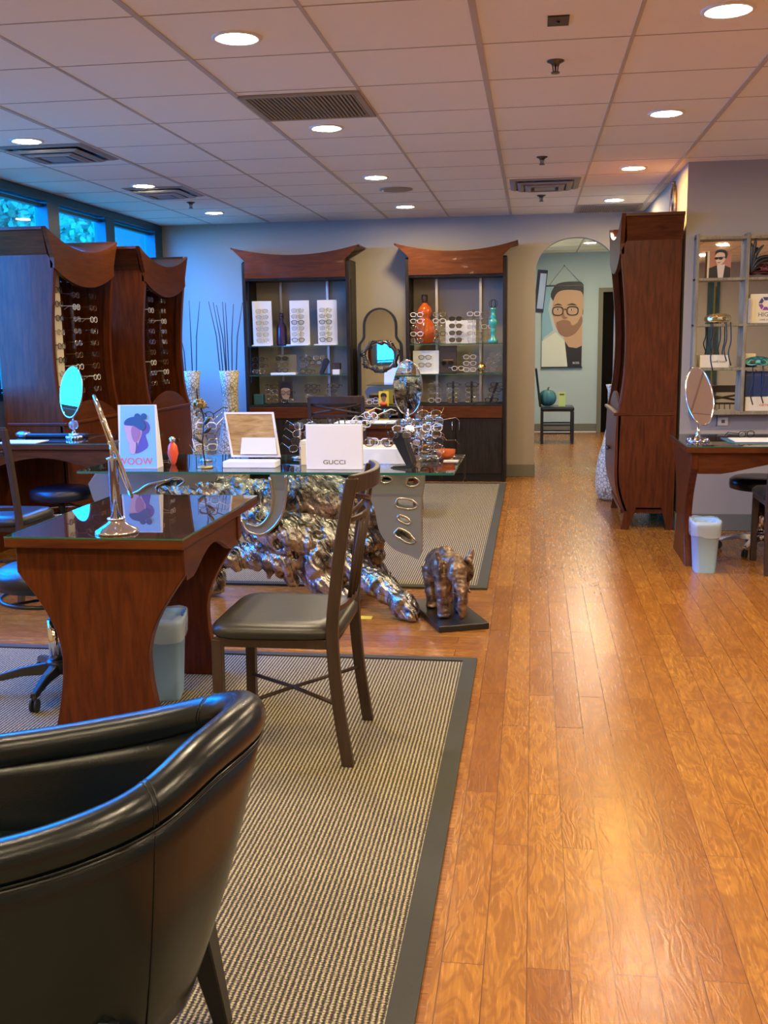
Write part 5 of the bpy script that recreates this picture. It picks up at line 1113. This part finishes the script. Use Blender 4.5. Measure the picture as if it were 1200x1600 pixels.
t = thing('amber_dish', 'small amber glass dish beneath the clear tree stands', 'dish', (-0.47, 5.66, Z)); MB().lathe([(0.03, 0), (0.05, 0.02), (0.055, 0.055), (0.05, 0.055), (0.04, 0.02)], n=24).build('bowl', M_amber, t); MB().lathe([(0.031, 0.0), (0.031, 0.004)], n=16).build('foot', M_brownbox, t)
t = thing('sunglasses_card', 'flat white card with dark sunglasses at the table corner', 'display', (-0.455, 5.55, Z)); 
MB().box(-0.02, 0.06, 0.0, 0.26, 0, 0.004).build('card', M_white, t)
for k in range(2): glasses(5, (-0.435, 5.62 + 0.12 * k, Z + 0.012), 0, f'{["nearer", "farther"][k]} dark pair lying flat on the corner card', 'sunglasses on the corner card', tilt=-PI / 2 + 0.1)
# ================================================================ hall things
t = thing('hanging_poster', 'hanging poster of a bearded man in glasses, pale jacket and black shirt', 'poster', (0.421, HY - 0.03, 0.96))
W_, Hh = 0.585, 1.172
def pc(x, y): return ((x - 356) / 232 * W_, (850 - y) / 462 * Hh)
MB().box(-W_ / 2, W_ / 2, 0, 0.006, 0, Hh).build('sheet', PW, t)
mb = MB(); mb.box(-W_ / 2 - 0.006, W_ / 2 + 0.006, -0.008, 0.012, Hh - 0.01, Hh + 0.012).box(-W_ / 2 - 0.006, W_ / 2 + 0.006, -0.008, 0.012, -0.012, 0.006); mb.build('hanging_bars', M_black, t)
mb = MB(); mb.tube([(-W_ / 2 + 0.1, 0, Hh + 0.01), (0.02, 0.01, Hh + 0.285), (W_ / 2 - 0.01, 0, Hh + 0.01)], 0.0025, 5); mb.build('cord', M_rubber, t); MB().cyl((0.02, -0.01, Hh + 0.285), (0.02, 0.03, Hh + 0.285), 0.008, 8).build('nail', M_black, t)
PT = lambda L_, k=4: sp2([pc(*p) for p in L_], k)
pcs = [([pc(*p) for p in [(240, 850), (240, 392), (300, 392), (275, 520), (305, 640), (250, 680)]], 4),
       (PT([(300, 470), (302, 400), (340, 372), (420, 366), (471, 380), (471, 480), (460, 560)]), 2),
       (PT([(304, 470), (300, 545), (312, 600), (330, 640), (355, 668), (392, 672), (430, 650), (455, 610), (470, 560), (471, 440), (430, 415), (340, 418)]), 0),
       ([pc(*p) for p in [(365, 640), (470, 600), (471, 740), (440, 745), (395, 735), (368, 700)]], 0),
       (PT([(322, 600), (335, 650), (362, 674), (395, 676), (435, 655), (470, 600), (465, 560), (440, 600), (412, 612), (400, 590), (368, 580), (335, 588)]), 1),
       (PT([(345, 602), (372, 596), (398, 603), (385, 618), (355, 618)]), 6),
       ([pc(*p) for p in [(240, 850), (240, 700), (320, 650), (372, 700), (392, 850)]], 3),
       ([pc(*p) for p in [(390, 850), (372, 700), (395, 735), (440, 742), (470, 728), (470, 850)]], 2),
       (ell(*pc(330, 522), 0.045, 0.022), 0), (ell(*pc(408, 524), 0.045, 0.022), 0), (ell(*pc(328, 522), 0.024, 0.012), 7), (ell(*pc(406, 524), 0.024, 0.012), 7), (ell(*pc(329, 522), 0.011, 0.012), 2), (ell(*pc(407, 524), 0.011, 0.012), 2),
       (PT([(306, 500), (330, 488), (355, 498), (330, 495)]), 2), (PT([(380, 498), (410, 488), (440, 500), (410, 496)]), 2), (PT([(358, 530), (355, 565), (372, 575), (388, 566), (372, 562)]), 1)]
for cx_, s_ in ((330, 36), (414, 38)):
    cc = pc(cx_, 530); ro = [(cc[0] + s_ / 232 * W_ * 0.92 * math.copysign(abs(math.cos(q)) ** 0.7, math.cos(q)), cc[1] + 0.068 * math.copysign(abs(math.sin(q)) ** 0.75, math.sin(q))) for q in [2 * PI * k / 22 for k in range(22)]]
    for k in range(22): 
        a, b_ = ro[k], ro[(k + 1) % 22]; f = 0.80; a2 = (cc[0] + (a[0] - cc[0]) * f, cc[1] + (a[1] - cc[1]) * f); b2 = (cc[0] + (b_[0] - cc[0]) * f, cc[1] + (b_[1] - cc[1]) * f); pcs.append(([a, b_, b2, a2], 2))
flat_art('printed_portrait', [(p, m_) for p, m_ in pcs[:17]], t, [SKIN, SKIN2, HAIR, PJ, PB, PW, PLIP, PEY])
mb = MB()
for p, m_ in pcs[17:]: mb.add([(q[0], -0.0155, q[1]) for q in p], [(0, 1, 2, 3)])
mb.box(*[pc(366, 520)[0], pc(378, 520)[0]], -0.0155, -0.015, pc(0, 524)[1], pc(0, 518)[1]); mb.build('printed_spectacles', HAIR, t)
text('lettering', 'BOSS', 0.042, M_white, t, (pc(438, 0)[0], -0.0148, pc(0, 832)[1]), RXf, 0.0003)
t = thing('shadow_box', 'tilted black shadow box with tan front on the hall wall beside the poster', 'picture', (0.09, 12.6, 1.93)); R = Matrix.Rotation(0.10, 3, 'Y')
MB().box(-0.065, 0.05, -0.3, 0.3, -0.24, 0.24, R, (0, 0, 0)).build('frame', M_black, t, bev=0.004); MB().box(-0.03, 0.04, -0.303, -0.3, -0.2, 0.2, R, (0, 0, 0)).build('panel', M_tan, t)
t = thing('hall_chair', 'black chair in the hall carrying the teal pumpkin', 'chair', (0.33, 14.05, 0))
mb = MB(); mb.box(-0.22, 0.22, -0.22, 0.22, 0.43, 0.49); mb.build('seat', M_leather, t, bev=0.02, seg=2)
mb = MB(); mb.box(-0.24, -0.21, -0.21, 0.21, 0.49, 1.0, Matrix.Rotation(-0.12, 3, 'Y'), (-0.22, 0, 0.49)); mb.build('backrest', M_leather, t, bev=0.01)
for x in (-0.2, 0.2):
    for y in (-0.2, 0.2): MB().box(x - 0.018, x + 0.018, y - 0.018, y + 0.018, 0, 0.43).build('leg', M_blackwood, t)
for y in (-0.2, 0.2):
    for z in (0.13, 0.24): MB().box(-0.18, 0.18, y - 0.008, y + 0.008, z, z + 0.02).build('stretcher', M_blackwood, t)
t = thing('pumpkin_ornament', 'teal glazed pumpkin on the black hall chair', 'ornament', (0.20, 14.02, 0.491)); mb = MB(); rings = []
for i in range(1, 12):
    q = PI * i / 12; rings.append([Vector((0.12 * math.sin(q) ** 0.8 * math.cos(a) * (1 - 0.07 * abs(math.sin(4.5 * a)) ** 3), 0.12 * math.sin(q) ** 0.8 * math.sin(a) * (1 - 0.07 * abs(math.sin(4.5 * a)) ** 3), 0.11 - 0.11 * math.cos(q))) for a in [2 * PI * k / 54 for k in range(54)]])
mb.loft(rings); mb.build('body', M_pumpkin, t); MB().tube([(0, 0, 0.2), (0.01, 0, 0.24), (0.025, 0, 0.25)], [0.014, 0.01, 0.012], 8).build('stem', M_bark, t)
M_lime = mat('lime_card', (0.55, 0.60, 0.16), 0.5)
t = thing('lime_card', 'small lime green card standing right of the teal pumpkin', 'card', (0.39, 13.98, 0.491)); MB().box(-0.045, 0.045, 0, 0.006, 0, 0.19, Matrix.Rotation(-0.08, 3, 'X'), (0, 0, 0)).build('card', M_lime, t); MB().box(-0.03, 0.03, -0.004, -0.002, 0.15, 0.165).build('printed_line', M_let, t)
# oval plaque above the right cabinet, on the side wall
t = thing('oval_mirror', 'small bronze-rimmed oval mirror on the side wall above the right cabinet', 'mirror', (RX - 0.012, 8.36, 2.385)); mb = MB(); mb.tube([(0, y, z) for y, z in ell(0, 0, 0.13, 0.15, 30)], 0.013, 8, closed=True); mb.build('rim', M_bronze, t)
MB().prism(ell(0, 0, 0.125, 0.145, 30), 'x', -0.003, 0.005).build('mirror_glass', M_mirror, t); MB().ball((0, 0, 0.165), 0.018).build('finial', M_bronze, t)
# ================================================================ right wall shelf unit with mirror back
UX0, UX1, UZ0, UZ1, UY = 1.115, 2.02, 0.868, 2.105, RY - 0.115
t = thing('mirrored_shelf_unit', 'weathered gilt shelf unit with mirror back on the right wall', 'shelf', ((UX0 + UX1) / 2, RY, 0))
MB().box(UX0 + 0.01, UX1 - 0.01, RY - 0.012, RY - 0.002, UZ0 + 0.01, UZ1 - 0.01).build('mirror_back', M_mirror, t, world=True)
for x in (UX0, 1.452, 1.79, UX1 - 0.028): MB().box(x, x + 0.024, UY, RY - 0.002, UZ0, UZ1).build('upright', M_old, t, world=True, bev=0.003)
for z in (UZ0, 1.18, 1.485, 1.80, UZ1 - 0.026): MB().box(UX0, UX1, UY + 0.004, RY - 0.002, z - 0.014, z + 0.006 if z > UZ0 else z + 0.012).build('shelf_board', M_old, t, world=True, bev=0.003)
SZ = {1: 1.806, 2: 1.491, 3: 1.186, 4: UZ0 + 0.012}; SY = RY - 0.06
PRO = mat('printed_dusty_red', (0.42, 0.17, 0.10), 0.5); PSH = mat('printed_shirt', (0.62, 0.52, 0.40), 0.5); PSK = mat('printed_light_skin', (0.66, 0.48, 0.32), 0.5)
t = thing('portrait_card', 'card with a man in sunglasses, dark jacket and open shirt, top shelf', 'card', (1.285, SY, SZ[1])); MB().box(-0.085, 0.075, 0, 0.006, 0, 0.185).build('card', PRO, t)
def p2(x, y): return ((x - 540) / 155 * 0.075, (820 - y) / 390 * 0.19)
flat_art('printed_portrait', [([p2(*p) for p in [(365, 820), (365, 445), (395, 440), (395, 820)]], 3), ([p2(*p) for p in [(388, 820), (390, 680), (500, 640), (600, 640), (690, 680), (690, 820)]], 1), ([p2(*p) for p in [(500, 640), (520, 820), (590, 820), (612, 630)]], 2), (sp2([p2(*p) for p in [(475, 500), (490, 600), (515, 640), (560, 630), (610, 570), (620, 500), (560, 455)]], 4), 0),
    (sp2([p2(*p) for p in [(470, 510), (475, 450), (520, 425), (600, 430), (640, 470), (635, 530), (612, 550), (600, 480), (540, 460), (490, 475)]], 4), 1), (ell(*p2(490, 545), 0.013, 0.009), 1), (ell(*p2(548, 545), 0.015, 0.010), 1), ([p2(*p) for p in [(470, 530), (610, 525), (610, 533), (470, 540)]], 1), ([p2(*p) for p in [(505, 602), (545, 598), (545, 606), (505, 609)]], 1)], t, [PSK, HAIR, PSH, PJ])
def mask(label, x, z, s, m, feathers=False, ribbons=(), m2=None):
    t = thing('party_mask', label, 'mask', (x, SY - 0.045, z + 0.0), 0, None); mb = MB(); n = 28
    out = [(s * (0.10 * math.copysign(abs(math.cos(q)) ** 0.8, math.cos(q))), s * (0.045 + (0.042 if math.sin(q) > 0 else 0.04) * math.sin(q) - (0.018 * (1 - abs(math.cos(q))) ** 2 if math.sin(q) < 0 else 0) * -1)) for q in [2 * PI * k / n for k in range(n)]]
    e1, e2 = ell(-0.042 * s, 0.045 * s, 0.022 * s, 0.012 * s, 12, 0.2), ell(0.042 * s, 0.045 * s, 0.022 * s, 0.012 * s, 12, -0.2)
    mb.prism(out, 'y', -0.003, 0.003, holes=[e1, e2])
    for v in mb.v: v.y += (v.x / (0.1 * s)) ** 2 * 0.03
    mb.build('face', m, t)
    mb = MB()
    for e_ in (out, e1, e2): mb.tube([(a, (a / (0.1 * s)) ** 2 * 0.03 - 0.004, b_) for a, b_ in e_], 0.0022 * s, 5, closed=True)
    mb.tube([(a * s, (a / 0.1) ** 2 * 0.03 - 0.004, b_ * s) for a, b_ in smoothxz([(-0.08, 0.05), (-0.05, 0.075), (-0.02, 0.06), (0, 0.08), (0.02, 0.06), (0.05, 0.075), (0.08, 0.05)])], 0.0022 * s, 5)
    mb.build('edging', m2 or M_gold, t)
    for rx_, L_ in ribbons:
        MB().tube(smoothpts([(rx_, -0.02, 0.01), (rx_ + 0.006, -0.03, -L_ * 0.4), (rx_ - 0.008, -0.028, -L_ * 0.7), (rx_ + 0.012, -0.03, -L_)], 4), 0.0045, 5).build('ribbon', M_black, t)
    if feathers:
        for k, (a, L_, bend) in enumerate(((0.10, 0.24, 0.0), (0.28, 0.20, 0.02), (-0.02, 0.2, 0.0), (0.9, 0.2, 0.12), (0.6, 0.18, 0.14))):
            pts = smoothpts([(-0.085, 0.0, 0.02), (-0.085 + math.sin(a) * L_ * 0.5, 0, 0.03 + math.cos(a) * L_ * 0.6), (-0.085 + math.sin(a) * L_ + bend, 0, 0.02 + math.cos(a) * L_ - bend * 0.3)], 5)
            MB().tube(pts, [0.003 + 0.010 * math.sin(PI * i / (len(pts) - 1)) for i in range(len(pts))], 7).build('feather', M_black, t)
    return t
def smoothxz(P): return [(p.x, p.y) for p in smoothpts([(a, b_, 0) for a, b_ in P], 4)]
M_maroon = mat('maroon_lacquer', (0.16, 0.03, 0.04), 0.25, 0.3); M_silvergold = mat('champagne_leaf', (0.62, 0.56, 0.36), 0.3, 0.8); M_turq = mat('turquoise_lacquer', (0.16, 0.50, 0.42), 0.35)
mask('dark feathered party mask on the top shelf of the right unit', 1.575, SZ[1] + 0.008, 0.95, M_maroon, True, m2=M_pewter)
mask('champagne gold party mask with long black ribbons on the second shelf', 1.292, SZ[2] + 0.0, 0.80, M_silvergold, ribbons=((-0.062, 0.20), (-0.05, 0.33), (0.04, 0.26), (0.07, 0.29)))
mask('turquoise party mask with ribbons on the third shelf', 1.562, SZ[3] + 0.0, 0.85, M_turq, ribbons=((-0.04, 0.26), (0.03, 0.25)), m2=M_black)
# logo box
t = thing('logo_box', 'white box with a coloured hexagon emblem on the second shelf', 'box', (1.60, SY, SZ[2])); MB().box(-0.105, 0.12, -0.03, 0.02, 0, 0.20).build('box', M_cream, t, bev=0.002)
PV, PG, PK = mat('printed_purple', (0.22, 0.05, 0.24), 0.5), mat('printed_lime', (0.42, 0.50, 0.05), 0.5), mat('printed_indigo', (0.05, 0.05, 0.15), 0.5)
hx = lambda r, k: (0.0 + r * math.cos(PI / 3 * k), 0.133 + r * math.sin(PI / 3 * k))
mb = MB()
for k, mi in ((0, 1), (1, 2), (2, 2), (3, 0), (4, 0), (5, 1)):
    mb.m = mi; a, b_, c, d_ = hx(0.05, k + 0.06), hx(0.05, k + 0.94), hx(0.024, k + 0.9), hx(0.024, k + 0.1); mb.add([(q[0], -0.031, q[1]) for q in (a, b_, c, d_)], [(0, 1, 2, 3)])
mb.build('printed_emblem', [PV, PG, PK], t); text('lettering', 'HIGA', 0.042, M_let, t, (0, -0.0308, 0.045), RXf, 0.0003); text('lettering', 'CARE SAFE', 0.016, M_let, t, (0, -0.0308, 0.018), RXf, 0.0003)
M_book = mat('grey_card_edges', (0.45, 0.40, 0.36), 0.6)
for k in range(4): tag(MB().box(-0.003, 0.003, -0.06, 0.03, 0, 0.17).build('card_folder', M_book), f'{ORD[k]} from the left of the thin grey folders beside the emblem box', 'folder', 'thin folders on the second shelf').location = (1.455 + 0.029 + k * 0.0 + 0.0 + k * 0.0, SY, 0)
fo = [o for o in COL.objects if o.name.startswith('card_folder')]
for k, o in enumerate(fo): o.location = (1.482 + 0.0035 * 0, SY, SZ[2]); o.location.x = 1.4805 + k * 0.0 
for k, o in enumerate(fo): o.scale = (0.5, 1, 1); o.location.x = 1.4795 + k * 0.0042
t = thing('name_card', 'long white name card with small lettering on the third shelf', 'card', (1.27, SY - 0.02, SZ[3])); MB().box(-0.10, 0.10, -0.01, 0.02, 0, 0.088).build('card', M_cream, t, bev=0.002); text('lettering', 'swift look', 0.024, M_let, t, (0.03, -0.0108, 0.035), RXf, 0.0003)
t = thing('white_pill_box', 'small white box with a dark mark at the third shelf left', 'box', (1.50, SY + 0.01, SZ[3])); MB().box(-0.025, 0.055, -0.01, 0.03, 0.03, 0.095).build('box', M_cream, t, bev=0.002); MB().box(-0.0, 0.03, -0.0108, -0.01, 0.05, 0.058).build('mark', M_black, t); MB().box(-0.025, 0.055, -0.01, 0.03, 0, 0.03).build('lower_box', M_navy, t)
for k in range(5):
    t = thing('navy_box', f'{ORD[k]} from the left of the upright navy boxes below the turquoise mask', 'box', (1.513 + 0.056 * k, SY + 0.01, UZ0 + 0.115), 0, 'upright navy boxes'); MB().box(-0.027, 0.027, -0.035, 0.04, 0, 0.17).build('box', M_navy, t, bev=0.002)
    MB().box(-0.02, 0.02, -0.036, -0.035, 0.145, 0.15).build('pull_tab', M_let, t)
t = thing('white_long_box', 'long white box with red script lettering on the bottom shelf', 'box', (1.62, SY, SZ[4])); MB().box(-0.13, 0.15, -0.04, 0.035, 0, 0.10).build('box', M_cream, t, bev=0.003); text('lettering', 'carrera', 0.03, mat('printed_red', (0.55, 0.04, 0.03), 0.5), t, (0.01, -0.0408, 0.035), RXf, 0.0003)
t = thing('power_cable', 'black cable hanging from the shelf unit to the right desk', 'cable', (1.31, RY - 0.02, 0.765)); MB().tube(smoothpts([(0, 0, 0), (0.004, 0, 0.05), (0, 0, 0.12)], 4), 0.003, 6).build('cord', M_black, t); MB().box(-0.008, 0.008, -0.01, 0.006, 0.09, 0.115).build('plug', M_black, t)
t = thing('wall_socket', 'pale wall socket between the shelf unit and the right desk', 'socket', (1.36, RY - 0.004, 0.80)); MB().box(-0.035, 0.035, -0.004, 0.003, -0.03, 0.03).build('cover_plate', M_cream, t, bev=0.002); MB().box(-0.012, 0.012, -0.006, -0.004, -0.012, 0.012).build('outlet', M_let, t)
